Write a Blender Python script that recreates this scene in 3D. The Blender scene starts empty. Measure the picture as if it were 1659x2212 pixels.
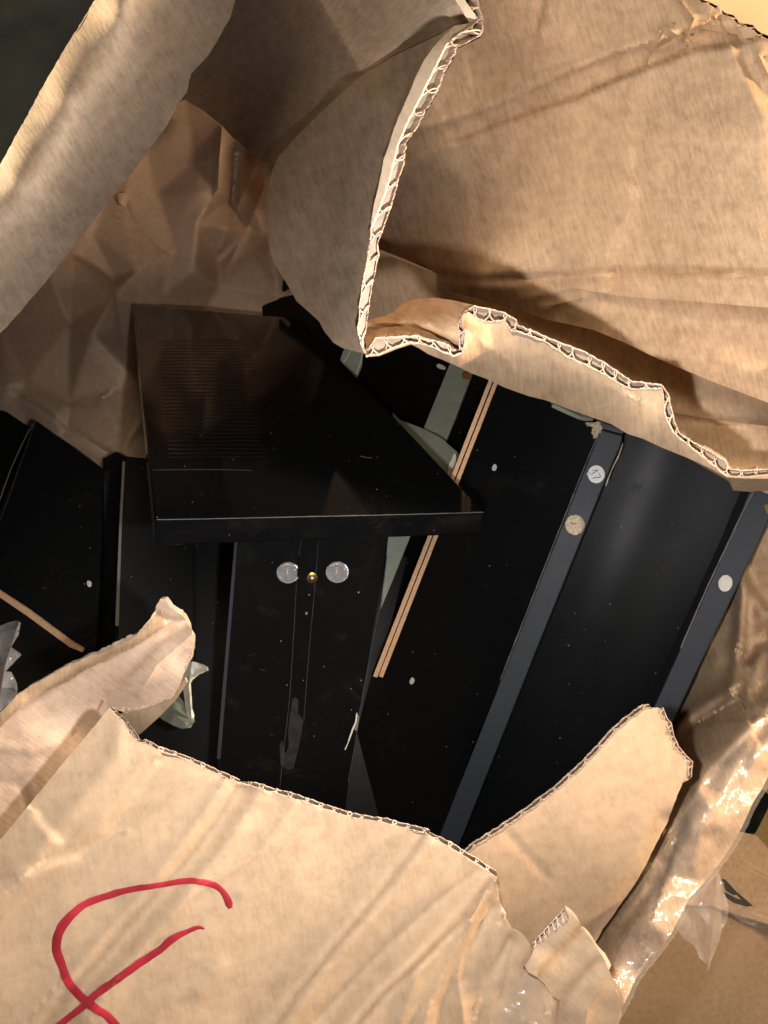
import bpy, math, random
import numpy as np
from mathutils import Vector, Matrix, geometry
random.seed(7); RNG = np.random.default_rng(11)
S = bpy.context.scene
COL = S.collection

# ------------------------------------------------------------------ camera, world, lamps
F, W, H = 1664.0, 1659.0, 2212.0            # focal length and picture size, in plan units of the tracing
CAM_LOC = Vector((0, 0, 1.34))
CAM_MAT = Matrix.Translation(CAM_LOC) @ Matrix.Rotation(math.radians(30), 4, 'X')
cd = bpy.data.cameras.new('camera'); cam = bpy.data.objects.new('camera', cd); COL.objects.link(cam)
cam.matrix_world = CAM_MAT
cd.sensor_fit = 'HORIZONTAL'; cd.sensor_width = 36.0; cd.lens = 36.0 * F / W
cd.clip_start = 0.005; cd.clip_end = 50
cd.dof.use_dof = True; cd.dof.focus_distance = 0.42; cd.dof.aperture_fstop = 55
S.camera = cam
S.render.resolution_x, S.render.resolution_y = 768, 1024
wd = bpy.data.worlds.new('World'); S.world = wd; wd.use_nodes = True
bg = wd.node_tree.nodes['Background']; bg.inputs[0].default_value = (1.0, 0.86, 0.70, 1); bg.inputs[1].default_value = 0.05
S.view_settings.view_transform = 'Standard'; S.view_settings.look = 'None'; S.view_settings.gamma = 1
S.view_settings.exposure = 0.0
CR = np.array([[CAM_MAT[i][j] for j in range(3)] for i in range(3)]); CL = np.array(CAM_LOC)

def P(x, y, d):
    """point seen at plan position x, y at distance d along the view axis (arrays allowed)"""
    x, y, d = np.broadcast_arrays(np.asarray(x, float), np.asarray(y, float), np.asarray(d, float))
    c = np.stack([(x - 829.5) / F * d, -(y - 1106) / F * d, -d], -1)
    return c @ CR.T + CL

def lamp(name, kind, x, y, d, power, color, size=0.01, target=None, spread=None):
    l = bpy.data.lights.new(name, kind); l.energy = power; l.color = color
    o = bpy.data.objects.new(name, l); COL.objects.link(o)
    loc = (np.array([x, -y, -d]) @ CR.T + CL); o.location = loc
    if kind == 'POINT': l.shadow_soft_size = size
    else:
        l.shape = 'DISK'; l.size = size
        t = np.array([target[0], -target[1], -target[2]]) @ CR.T + CL
        o.rotation_euler = Vector(t - loc).to_track_quat('-Z', 'Y').to_euler()
        if spread: l.spread = math.radians(spread)
    return o
# hand torch beside the lens (camera frame metres: right, down, forward), then an added fill lamp and two unseen warm lamps
lamp('torch_lamp', 'POINT', 0.0073, 0.0237, 0.10, 5.3, (1.0, 0.96, 0.95), 0.0045)
lamp('fill_lamp', 'AREA', 0.25, -0.35, -1.0, 10, (1.0, 0.84, 0.66), 0.5, (0.0, 0.0, 0.7))  # fill added behind the lens to lift the dark inside of the box
lamp('side_lamp', 'AREA', 0.85, -0.16, 0.14, 16, (1.0, 0.72, 0.47), 0.18, (0.35, -0.2, 0.4))
lamp('far_lamp', 'AREA', -1.0, -0.42, 0.80, 60, (1.0, 0.78, 0.50), 0.15, (-0.15, -0.2, 0.38))

# ------------------------------------------------------------------ materials
def new_mat(name):
    m = bpy.data.materials.new(name); m.use_nodes = True
    nt = m.node_tree; return m, nt, nt.nodes['Principled BSDF']
def nd(nt, t, **k):
    n = nt.nodes.new(t)
    for a, v in k.items():
        if hasattr(n, a): setattr(n, a, v)
        else: n.inputs[a].default_value = v
    return n
def ramp(nt, stops):
    r = nt.nodes.new('ShaderNodeValToRGB'); e = r.color_ramp.elements
    while len(e) < len(stops): e.new(0.5)
    for q, (p, c) in zip(e, stops): q.position = p; q.color = (*c, 1)
    return r
def kraft(name, base, var=0.16, fibre=0.7, rot=0.0, bump=0.25, rough=0.85, mott=1.0):
    m, nt, b = new_mat(name); L = nt.links
    uv = nd(nt, 'ShaderNodeUVMap')
    mp = nd(nt, 'ShaderNodeMapping'); mp.inputs['Rotation'].default_value = (0, 0, rot); mp.inputs['Scale'].default_value = (1, 0.16, 1)
    L.new(uv.outputs[0], mp.inputs[0])
    n1 = nd(nt, 'ShaderNodeTexNoise'); n1.inputs['Scale'].default_value = 620; n1.inputs['Detail'].default_value = 5; n1.inputs['Roughness'].default_value = .65
    L.new(mp.outputs[0], n1.inputs[0])
    n2 = nd(nt, 'ShaderNodeTexNoise'); n2.inputs['Scale'].default_value = 130 * mott; n2.inputs['Detail'].default_value = 7; n2.inputs['Roughness'].default_value = .7
    L.new(uv.outputs[0], n2.inputs[0])
    n3 = nd(nt, 'ShaderNodeTexNoise'); n3.inputs['Scale'].default_value = 9; n3.inputs['Detail'].default_value = 3
    L.new(uv.outputs[0], n3.inputs[0])
    n4 = nd(nt, 'ShaderNodeTexVoronoi'); n4.inputs['Scale'].default_value = 75; n4.inputs['Randomness'].default_value = 1
    L.new(uv.outputs[0], n4.inputs[0])
    a = nd(nt, 'ShaderNodeMath', operation='MULTIPLY_ADD'); a.inputs[1].default_value = fibre
    L.new(n1.outputs[0], a.inputs[0]); L.new(n2.outputs[0], a.inputs[2])
    a2 = nd(nt, 'ShaderNodeMath', operation='MULTIPLY_ADD'); a2.inputs[1].default_value = 0.6
    L.new(n3.outputs[0], a2.inputs[0]); L.new(a.outputs[0], a2.inputs[2])
    mid = 0.5 * (fibre + 1.6); lo, hi = mid - 0.30, mid + 0.30
    mr = nd(nt, 'ShaderNodeMapRange'); mr.inputs['From Min'].default_value = lo; mr.inputs['From Max'].default_value = hi
    L.new(a2.outputs[0], mr.inputs['Value'])
    bc = np.array(base)
    r = ramp(nt, [(0, bc * (1 - 1.7 * var) * np.array([1, .95, .9])), (.5, bc), (1, np.minimum(bc * (1 + 1.5 * var), .95))])
    L.new(mr.outputs[0], r.inputs[0])
    fl = nd(nt, 'ShaderNodeMapRange'); fl.inputs['From Min'].default_value = .035; fl.inputs['From Max'].default_value = .06; fl.inputs['To Min'].default_value = .62
    L.new(n4.outputs['Distance'], fl.inputs['Value'])
    sel = nd(nt, 'ShaderNodeSeparateColor'); L.new(n4.outputs['Color'], sel.inputs[0])
    gt = nd(nt, 'ShaderNodeMath', operation='LESS_THAN'); gt.inputs[1].default_value = .93; L.new(sel.outputs[0], gt.inputs[0])
    mx = nd(nt, 'ShaderNodeMath', operation='MAXIMUM'); L.new(fl.outputs[0], mx.inputs[0]); L.new(gt.outputs[0], mx.inputs[1])
    mul = nd(nt, 'ShaderNodeMixRGB', blend_type='MULTIPLY'); mul.inputs[0].default_value = 1
    L.new(r.outputs[0], mul.inputs[1]); L.new(mx.outputs[0], mul.inputs[2]); L.new(mul.outputs[0], b.inputs['Base Color'])
    b.inputs['Roughness'].default_value = rough; b.inputs['Specular IOR Level'].default_value = .25
    bp = nd(nt, 'ShaderNodeBump'); bp.inputs['Strength'].default_value = bump; bp.inputs['Distance'].default_value = .0006
    L.new(a.outputs[0], bp.inputs['Height']); L.new(bp.outputs[0], b.inputs['Normal'])
    return m
M = {}
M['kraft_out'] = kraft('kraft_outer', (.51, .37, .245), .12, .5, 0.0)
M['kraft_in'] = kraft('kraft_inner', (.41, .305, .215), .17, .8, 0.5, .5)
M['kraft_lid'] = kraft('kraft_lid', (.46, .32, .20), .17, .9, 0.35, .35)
M['kraft_paper'] = kraft('kraft_wrapping_paper', (.50, .36, .255), .10, .4, 0, .2, .7)
M['cream'] = kraft('torn_paper_core', (.70, .55, .40), .10, .8, .4, .5)
M['cut'] = kraft('cut_paper_edge', (.53, .40, .30), .12, .5, 0, .2)
M['flute'] = kraft('fluting_paper', (.40, .315, .24), .12, .5, 0, .2)
M['peel'] = kraft('peeled_paper', (.58, .43, .32), .13, .8, 1.0, .5)
def black(name, base, rough, coat=0.0, specks=.35, bump=.03, scale=420, cr=.05, spec=.5):
    m, nt, b = new_mat(name); L = nt.links
    tc = nd(nt, 'ShaderNodeTexCoord')
    v = nd(nt, 'ShaderNodeTexVoronoi'); v.inputs['Scale'].default_value = scale
    L.new(tc.outputs['Object'], v.inputs[0])
    sp = nd(nt, 'ShaderNodeSeparateColor'); L.new(v.outputs['Color'], sp.inputs[0])
    rad = nd(nt, 'ShaderNodeMath', operation='MULTIPLY'); rad.inputs[1].default_value = .17; L.new(sp.outputs[1], rad.inputs[0])
    c1 = nd(nt, 'ShaderNodeMath', operation='LESS_THAN'); L.new(v.outputs['Distance'], c1.inputs[0]); L.new(rad.outputs[0], c1.inputs[1])
    c2 = nd(nt, 'ShaderNodeMath', operation='LESS_THAN'); c2.inputs[1].default_value = .09 * specks; L.new(sp.outputs[0], c2.inputs[0])
    c3 = nd(nt, 'ShaderNodeMath', operation='MULTIPLY'); L.new(c1.outputs[0], c3.inputs[0]); L.new(c2.outputs[0], c3.inputs[1])
    mx = nd(nt, 'ShaderNodeMixRGB'); mx.inputs[1].default_value = (*base, 1); mx.inputs[2].default_value = (.38, .33, .28, 1)
    L.new(c3.outputs[0], mx.inputs[0]); L.new(mx.outputs[0], b.inputs['Base Color'])
    n = nd(nt, 'ShaderNodeTexNoise'); n.inputs['Scale'].default_value = 9; n.inputs['Detail'].default_value = 8; n.inputs['Roughness'].default_value = .7
    L.new(tc.outputs['Object'], n.inputs[0])
    mr = nd(nt, 'ShaderNodeMapRange'); mr.inputs['To Min'].default_value = rough * .75; mr.inputs['To Max'].default_value = rough * 1.35
    L.new(n.outputs[0], mr.inputs['Value']); L.new(mr.outputs[0], b.inputs['Roughness'])
    gr = nd(nt, 'ShaderNodeTexNoise'); gr.inputs['Scale'].default_value = 22; gr.inputs['Detail'].default_value = 10; gr.inputs['Roughness'].default_value = .78; gr.inputs['Distortion'].default_value = .6
    L.new(tc.outputs['Object'], gr.inputs[0])
    gm = nd(nt, 'ShaderNodeMapRange'); gm.inputs['From Min'].default_value = .56; gm.inputs['From Max'].default_value = .80; gm.inputs['To Max'].default_value = .5; L.new(gr.outputs[0], gm.inputs['Value'])
    mg = nd(nt, 'ShaderNodeMixRGB'); mg.inputs[2].default_value = (.035, .034, .032, 1); L.new(gm.outputs[0], mg.inputs[0]); L.new(mx.outputs[0], mg.inputs[1]); L.new(mg.outputs[0], b.inputs['Base Color'])
    n2 = nd(nt, 'ShaderNodeTexNoise'); n2.inputs['Scale'].default_value = 900; n2.inputs['Detail'].default_value = 3
    L.new(tc.outputs['Object'], n2.inputs[0])
    bp = nd(nt, 'ShaderNodeBump'); bp.inputs['Strength'].default_value = bump; bp.inputs['Distance'].default_value = .0003
    L.new(n2.outputs[0], bp.inputs['Height']); L.new(bp.outputs[0], b.inputs['Normal'])
    b.inputs['Coat Weight'].default_value = coat; b.inputs['Coat Roughness'].default_value = cr
    b.inputs['Specular IOR Level'].default_value = spec
    return m
M['gloss'] = black('black_lacquer', (.0035, .0040, .0048), .08, .0, .5, .008, 300, spec=.12)
M['satin'] = black('black_satin_board', (.0045, .0055, .0065), .36, 0, .5, .10, 300, spec=.22)
M['sheen'] = black('black_sheen_board', (.0045, .0055, .0065), .33, 0, .4, .10, 300, spec=.11)
M['matt'] = black('black_matt_board', (.004, .0045, .005), .42, 0, .3, .1, 300, spec=.15)
M['edge'] = black('charcoal_edge_band', (.034, .041, .053), .5, 0, .1, .12, 260, spec=.25)
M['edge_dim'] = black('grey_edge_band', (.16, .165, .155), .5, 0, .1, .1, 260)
def plain(name, c, rough=.6, metal=0, noise=.12, scale=220, spec=.5, bump=0):
    m, nt, b = new_mat(name); L = nt.links
    tc = nd(nt, 'ShaderNodeTexCoord'); n = nd(nt, 'ShaderNodeTexNoise'); n.inputs['Scale'].default_value = scale; n.inputs['Detail'].default_value = 6
    L.new(tc.outputs['Object'], n.inputs[0]); c = np.array(c)
    r = ramp(nt, [(.3, c * (1 - noise)), (.7, np.minimum(c * (1 + noise), .98))]); L.new(n.outputs[0], r.inputs[0]); L.new(r.outputs[0], b.inputs['Base Color'])
    b.inputs['Roughness'].default_value = rough; b.inputs['Metallic'].default_value = metal; b.inputs['Specular IOR Level'].default_value = spec
    if bump:
        bp = nd(nt, 'ShaderNodeBump'); bp.inputs['Strength'].default_value = bump; bp.inputs['Distance'].default_value = .0006
        L.new(n.outputs[0], bp.inputs['Height']); L.new(bp.outputs[0], b.inputs['Normal'])
    return m
M['tan'] = plain('raw_fibreboard', (.58, .37, .22), .8, noise=.15, scale=500)
M['chip'] = plain('chipboard_core', (.60, .52, .38), .8, noise=.3, scale=500, bump=.6)
M['foam'] = plain('grey_green_foam', (.27, .31, .25), .7, noise=.1, scale=60)
M['foam_white'] = plain('white_foam', (.66, .68, .60), .7, noise=.1)
M['white'] = plain('white_paper', (.80, .82, .84), .6, noise=.03)
M['ink'] = plain('black_ink', (.04, .05, .06), .5)
M['red'] = plain('red_marker', (.38, .022, .038), .6, noise=.42, scale=70)
M['brass'] = plain('brass', (.85, .60, .22), .3, metal=1, noise=.1)
M['floor'] = plain('dark_floor', (.018, .020, .019), .6, noise=.2, scale=30)
M['wall'] = plain('cream_wall', (.80, .66, .42), .8, noise=.04, scale=10)
M['green'] = plain('dark_green_grey_cloth', (.050, .058, .052), .85, noise=.25, scale=30)
M['olive'] = plain('olive_card', (.22, .16, .06), .8)
M['zinc'] = plain('zinc_alloy', (.60, .63, .66), .35, metal=.75, noise=.25, scale=900, bump=.4)
def film(name, tint=(.95, .96, 1), rough=.12, alpha=.35, scale=70, bump=.45, dist=.0012):
    m, nt, b = new_mat(name); L = nt.links
    tc = nd(nt, 'ShaderNodeTexCoord')
    v = nd(nt, 'ShaderNodeTexVoronoi', feature='F1'); v.inputs['Scale'].default_value = scale
    n = nd(nt, 'ShaderNodeTexNoise'); n.inputs['Scale'].default_value = scale * .6; n.inputs['Detail'].default_value = 4; n.inputs['Distortion'].default_value = 1.5
    L.new(tc.outputs['Object'], n.inputs[0]); L.new(n.outputs['Color'], v.inputs[0])
    v.inputs['Scale'].default_value = 9
    bp = nd(nt, 'ShaderNodeBump'); bp.inputs['Strength'].default_value = bump; bp.inputs['Distance'].default_value = dist
    L.new(v.outputs['Distance'], bp.inputs['Height'])
    tr = nd(nt, 'ShaderNodeBsdfTransparent'); tr.inputs[0].default_value = (.97, .97, .97, 1)
    gl = nd(nt, 'ShaderNodeBsdfGlossy'); gl.inputs['Roughness'].default_value = rough; gl.inputs[0].default_value = (.065, .07, .075, 1)
    L.new(bp.outputs[0], gl.inputs['Normal'])
    d2 = nd(nt, 'ShaderNodeBsdfDiffuse'); d2.inputs[0].default_value = (*tint, 1)
    m1 = nd(nt, 'ShaderNodeMixShader'); m1.inputs[0].default_value = alpha; L.new(tr.outputs[0], m1.inputs[1]); L.new(d2.outputs[0], m1.inputs[2])
    m2 = nd(nt, 'ShaderNodeAddShader'); L.new(m1.outputs[0], m2.inputs[0]); L.new(gl.outputs[0], m2.inputs[1])
    nt.nodes.remove(b); L.new(m2.outputs[0], nt.nodes['Material Output'].inputs[0])
    return m
M['film'] = film('clear_packing_film', alpha=.035, rough=.16)
M['film_loose'] = film('loose_clear_film', alpha=.07, rough=.10)
M['tape_dark'] = film('worn_clear_tape', (.4, .42, .5), alpha=.02, rough=.2, bump=.2)

# ------------------------------------------------------------------ object helpers
ORG = {}
def link(name, verts, faces, mats, mi=None, parent=None, uv=None, smooth=35, meta=None):
    verts = np.asarray(verts, float); o0 = (verts.min(0) + verts.max(0)) / 2; o0[2] = verts[:, 2].min()
    me = bpy.data.meshes.new(name); me.from_pydata((verts - o0).tolist(), [], [tuple(int(i) for i in f) for f in faces])
    for m in (mats if isinstance(mats, list) else [mats]): me.materials.append(M[m])
    if mi is not None: me.polygons.foreach_set('material_index', np.asarray(mi, dtype=np.int32))
    if uv is not None:
        u = me.uv_layers.new(name='UVMap'); li = np.zeros(len(me.loops), dtype=np.int32); me.loops.foreach_get('vertex_index', li)
        u.data.foreach_set('uv', np.asarray(uv, float)[li].ravel())
    me.validate(); me.update()
    if smooth:
        me.polygons.foreach_set('use_smooth', np.ones(len(me.polygons), dtype=bool)); me.set_sharp_from_angle(angle=math.radians(smooth))
    o = bpy.data.objects.new(name, me); COL.objects.link(o)
    po = np.zeros(3)
    if parent is not None: o.parent = parent; po = ORG[parent.name]
    o.location = o0 - po; ORG[o.name] = o0
    if meta: tag(o, *meta)
    return o
def tag(o, label=None, cat=None, group=None, kind=None):
    if label: o['label'] = label
    if cat: o['category'] = cat
    if group: o['group'] = group
    if kind: o['kind'] = kind
    return o
def thing(name, label, cat, at, group=None):
    o = bpy.data.objects.new(name, None); COL.objects.link(o); o.empty_display_size = .03
    p = P(*at); o.location = p; ORG[o.name] = np.array(p); tag(o, label, cat, group); return o

# depth fields ------------------------------------------------------
def tps(pts):
    """smooth distance field through (x, y, d) points; three points give an exact plane"""
    a = np.array(pts, float); X = a[:, :2] / 1000; q = 1 / a[:, 2]; n = len(a)
    def U(r2): return .5 * r2 * np.log(np.maximum(r2, 1e-12))
    if n > 3:
        K = U(((X[:, None] - X[None]) ** 2).sum(-1)) + np.eye(n) * 1e-4
        Pm = np.hstack([np.ones((n, 1)), X]); A = np.block([[K, Pm], [Pm.T, np.zeros((3, 3))]])
        w = np.linalg.solve(A, np.concatenate([q, [0, 0, 0]]))
    else:
        w = np.concatenate([np.zeros(3), np.linalg.solve(np.hstack([np.ones((3, 1)), X]), q)])
    def f(x, y):
        x = np.atleast_1d(np.asarray(x, float)) / 1000; y = np.atleast_1d(np.asarray(y, float)) / 1000
        r = w[n] + w[n + 1] * x + w[n + 2] * y
        if n > 3:
            for i in range(n): r = r + w[i] * U((x - X[i, 0]) ** 2 + (y - X[i, 1]) ** 2)
        return 1 / r
    return f
def tin(pts, edges=(), soft=5):
    """faceted distance field: flat triangles between (x, y, d) points"""
    a = np.array(pts, float)
    co, _, fc, *_ = geometry.delaunay_2d_cdt([Vector(p[:2]) for p in a], list(edges), [], 0, 1e-6)
    co = np.array([tuple(c) for c in co])
    dm = ((co[:, None] - a[None, :, :2]) ** 2).sum(-1).argmin(1); v = 1 / a[dm, 2]
    T = np.array([f for f in fc if len(f) == 3])
    A, B, C = co[T[:, 0]], co[T[:, 1]], co[T[:, 2]]
    det = (B[:, 0] - A[:, 0]) * (C[:, 1] - A[:, 1]) - (C[:, 0] - A[:, 0]) * (B[:, 1] - A[:, 1])
    def f(x, y):
        x = np.atleast_1d(np.asarray(x, float)); y = np.atleast_1d(np.asarray(y, float)); out = np.empty(len(x))
        for s in range(0, len(x), 4000):
            px, py = x[s:s + 4000, None], y[s:s + 4000, None]
            l1 = ((px - A[:, 0]) * (C[:, 1] - A[:, 1]) - (C[:, 0] - A[:, 0]) * (py - A[:, 1])) / det
            l2 = ((B[:, 0] - A[:, 0]) * (py - A[:, 1]) - (px - A[:, 0]) * (B[:, 1] - A[:, 1])) / det
            l0 = 1 - l1 - l2; k = np.minimum(np.minimum(l0, l1), l2).argmax(1); i = np.arange(len(k))
            b0, b1, b2 = [np.clip(l[i, k], 0, 1) for l in (l0, l1, l2)]; t = b0 + b1 + b2
            out[s:s + 4000] = (b0 * v[T[k, 0]] + b1 * v[T[k, 1]] + b2 * v[T[k, 2]]) / t
        return 1 / out
    def g(x, y):
        x = np.atleast_1d(np.asarray(x, float)); y = np.atleast_1d(np.asarray(y, float))
        return sum(f(x + a, y + b) for a, b in ((0, 0), (soft, 0), (-soft, 0), (0, soft), (0, -soft))) / 5
    return g
def dist_poly(x, y, line):
    best = np.full(len(x), 1e9); sd = np.zeros(len(x))
    for (ax, ay), (bx, by) in zip(line[:-1], line[1:]):
        dx, dy = bx - ax, by - ay; L2 = dx * dx + dy * dy
        t = np.clip(((x - ax) * dx + (y - ay) * dy) / L2, 0, 1)
        d = np.hypot(x - ax - t * dx, y - ay - t * dy); s = np.sign((x - ax) * dy - (y - ay) * dx)
        k = d < best; best[k] = d[k]; sd[k] = s[k]
    return best, sd
def crumple(seed, spacing, box=None):
    """facets of crumpled paper: triangles on a warped lattice"""
    r = np.random.default_rng(seed); tab = r.uniform(-.5, .5, (256, 256)); an = r.uniform(0, 3.1)
    def g(x, y):
        wx = x + spacing * .55 * wob(x, y, seed + 900, spacing * 3.1); wy = y + spacing * .55 * wob(x, y, seed + 901, spacing * 2.7)
        u = (wx * math.cos(an) - wy * math.sin(an)) / spacing + 40; v = (wx * math.sin(an) + wy * math.cos(an)) / spacing + 40
        u2 = u - v * .577; v2 = v * 1.1547
        iu, iv = np.floor(u2).astype(int), np.floor(v2).astype(int); fu, fv = u2 - iu, v2 - iv
        T = lambda i, j: tab[i % 256, j % 256]
        lo = fu + fv < 1
        A = T(iu, iv) * (1 - fu - fv) + T(iu + 1, iv) * fu + T(iu, iv + 1) * fv
        B = T(iu + 1, iv + 1) * (fu + fv - 1) + T(iu + 1, iv) * (1 - fv) + T(iu, iv + 1) * (1 - fu)
        return np.where(lo, A, B)
    return g
def wob(x, y, seed, wl):
    r = np.random.default_rng(seed); o = np.zeros(len(x))
    for k in range(7):
        a = r.uniform(0, 2 * math.pi); f = 2 * math.pi / (wl * r.uniform(.6, 1.6)); o += np.sin((x * math.cos(a) + y * math.sin(a)) * f + r.uniform(0, 6)) / 7
    return o
def field(base, creases=(), crumples=(), wobble=()):
    cs = [(crumple(sd, sp), am) for sd, sp, am in crumples]
    def f(x, y):
        x = np.atleast_1d(np.asarray(x, float)); y = np.atleast_1d(np.asarray(y, float)); d = base(x, y)
        for line, kind, amp, w in creases:
            s, sg = dist_poly(x, y, line)
            if kind == 'r': d = d + amp * np.exp(-(np.sqrt(s * s + 4) - 2) / w)
            elif kind == 'g': d = d + amp * np.exp(-(s / w) ** 2)
            elif kind == 's': d = d + amp * np.tanh(sg * s / 3) * np.exp(-s / w)
            elif kind == 't': d = d + amp * np.tanh(sg * s / w) * np.exp(-s / (w * 7))
        for c, am in cs: d = d + am * c(x, y)
        for sd, wl, am in wobble: d = d + am * wob(x, y, sd, wl)
        return d
    f.lines = [c[0] for c in creases if c[3] <= 12 and c[1] != 'g']
    return f
def dense(line, step, closed=True, jag=0, seed=1, skip=()):
    r = np.random.default_rng(seed); out = []; n = len(line); ph = r.uniform(0, 6, 6)
    acc = 0
    for i in range(n if closed else n - 1):
        a, b = np.array(line[i][:2], float), np.array(line[(i + 1) % n][:2], float); L = np.hypot(*(b - a)); k = max(1, int(round(L / step)))
        nx, ny = (b - a)[1] / max(L, 1e-6), -(b - a)[0] / max(L, 1e-6)
        for j in range(k):
            t = j / k; s = acc + t * L; p = a + (b - a) * t
            if jag and i not in skip:
                e = (math.sin(s / 17 + ph[0]) + .8 * math.sin(s / 7.3 + ph[1]) + .6 * math.sin(s / 3.7 + ph[2])) * .35 + r.uniform(-.6, .6)
                p = p + np.array([nx, ny]) * e * jag
            out.append(tuple(p))
        acc += L
    if not closed: out.append(tuple(line[-1][:2]))
    return out
def inside(px, py, poly):
    q = np.array(poly); x1, y1 = q[:, 0], q[:, 1]; x2, y2 = np.roll(x1, -1), np.roll(y1, -1)
    c = np.zeros(len(px), bool)
    for a, b, cc, d in zip(x1, y1, x2, y2):
        if b == d: continue
        k = ((b > py) != (d > py)) & (px < (cc - a) * (py - b) / (d - b) + a); c ^= k
    return c
def sheet(name, outline, f, mat='kraft_out', edge='cut', back=None, thick=.004, step=9, jag=0, seed=1, parent=None, meta=None, skip=(), smooth=38, lines=(), uvrot=0):
    ol = dense(outline, min(step, 7), True, jag, seed, skip); oa = np.array(ol)
    xs = np.arange(oa[:, 0].min(), oa[:, 0].max(), step); ys = np.arange(oa[:, 1].min(), oa[:, 1].max(), step * .87)
    gx, gy = np.meshgrid(xs, ys); gx[1::2] += step / 2
    gx = gx.ravel(); gy = gy.ravel(); r = np.random.default_rng(seed)
    gx = gx + r.uniform(-.12, .12, len(gx)) * step; gy = gy + r.uniform(-.12, .12, len(gy)) * step
    k = inside(gx, gy, ol); gx, gy = gx[k], gy[k]
    dm, _ = dist_poly(gx, gy, ol + ol[:1]); k = dm > step * .45; gx, gy = gx[k], gy[k]
    n = len(ol); pts = [Vector(p) for p in ol]; edges = [(i, (i + 1) % n) for i in range(n)]
    for ln in list(lines) + list(getattr(f, 'lines', [])):                                        # crease lines become real mesh edges
        dl = [p for p in dense(ln, step, False) if inside(np.array([p[0]]), np.array([p[1]]), ol)[0]]
        if len(dl) < 2: continue
        s0 = len(pts); pts += [Vector(p) for p in dl]; edges += [(s0 + i, s0 + i + 1) for i in range(len(dl) - 1)]
        dm, _ = dist_poly(gx, gy, dl); k = dm > step * .4; gx, gy = gx[k], gy[k]
    pts += [Vector(p) for p in zip(gx, gy)]
    co, ed, fc, *_ = geometry.delaunay_2d_cdt(pts, edges, [list(range(n))], 1, 1e-5)
    co = np.array([tuple(c) for c in co]); fc = [tuple(q) for q in fc]
    d = f(co[:, 0], co[:, 1]); V = P(co[:, 0], co[:, 1], d); T = np.array(fc)
    N = np.cross(V[T[:, 1]] - V[T[:, 0]], V[T[:, 2]] - V[T[:, 0]])
    tc = V[T].mean(1) - CL; flip = (N * tc).sum(1) > 0
    T[flip] = T[flip][:, ::-1]; N[flip] *= -1
    VN = np.zeros_like(V)
    for c in range(3): np.add.at(VN, T[:, c], N)
    VN /= np.maximum(np.linalg.norm(VN, axis=1, keepdims=True), 1e-12)
    B = V - VN * thick; nv = len(V)
    cnt = {}
    for t in T:
        for a, b in ((t[0], t[1]), (t[1], t[2]), (t[2], t[0])): cnt[(a, b)] = 1
    bd = [(a, b) for (a, b) in cnt if (b, a) not in cnt]
    faces = [tuple(t) for t in T] + [(t[2] + nv, t[1] + nv, t[0] + nv) for t in T] + [(b, a, a + nv, b + nv) for a, b in bd]
    mi = [0] * len(T) + [2] * len(T) + [1] * len(bd)
    ca, sa = math.cos(uvrot), math.sin(uvrot); dd = np.mean(d) / F
    u = np.stack([co[:, 0] * ca - co[:, 1] * sa, co[:, 0] * sa + co[:, 1] * ca], 1) * dd
    return link(name, np.vstack([V, B]), faces, [mat, edge, back or mat], mi, parent, np.vstack([u, u + .0013]), smooth, meta)
def resample(pts, n):
    a = np.array(pts, float); s = np.concatenate([[0], np.cumsum(np.linalg.norm(np.diff(a[:, :2], axis=0), axis=1))])
    t = np.linspace(0, s[-1], n); return np.stack([np.interp(t, s, a[:, i]) for i in range(a.shape[1])], 1), s[-1]
def ribbon(C, T, t, L, inw):
    """strip along 3-D path C, thickness t along unit vectors T, reaching L along inw; returns verts, faces"""
    n = len(C); a = C; b = C + T * t; V = np.vstack([a, b, a + inw * L, b + inw * L]); Fc = []
    for i in range(n - 1):
        j = i + 1; Fc += [(i, j, n + j, n + i), (i, 2 * n + i, 2 * n + j, j), (n + i, n + j, 3 * n + j, 3 * n + i)]
    Fc += [(0, n, 3 * n, 2 * n), (n - 1, 3 * n - 1 + 0, 4 * n - 1, 2 * n - 1)] if False else []
    return V, Fc
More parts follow.
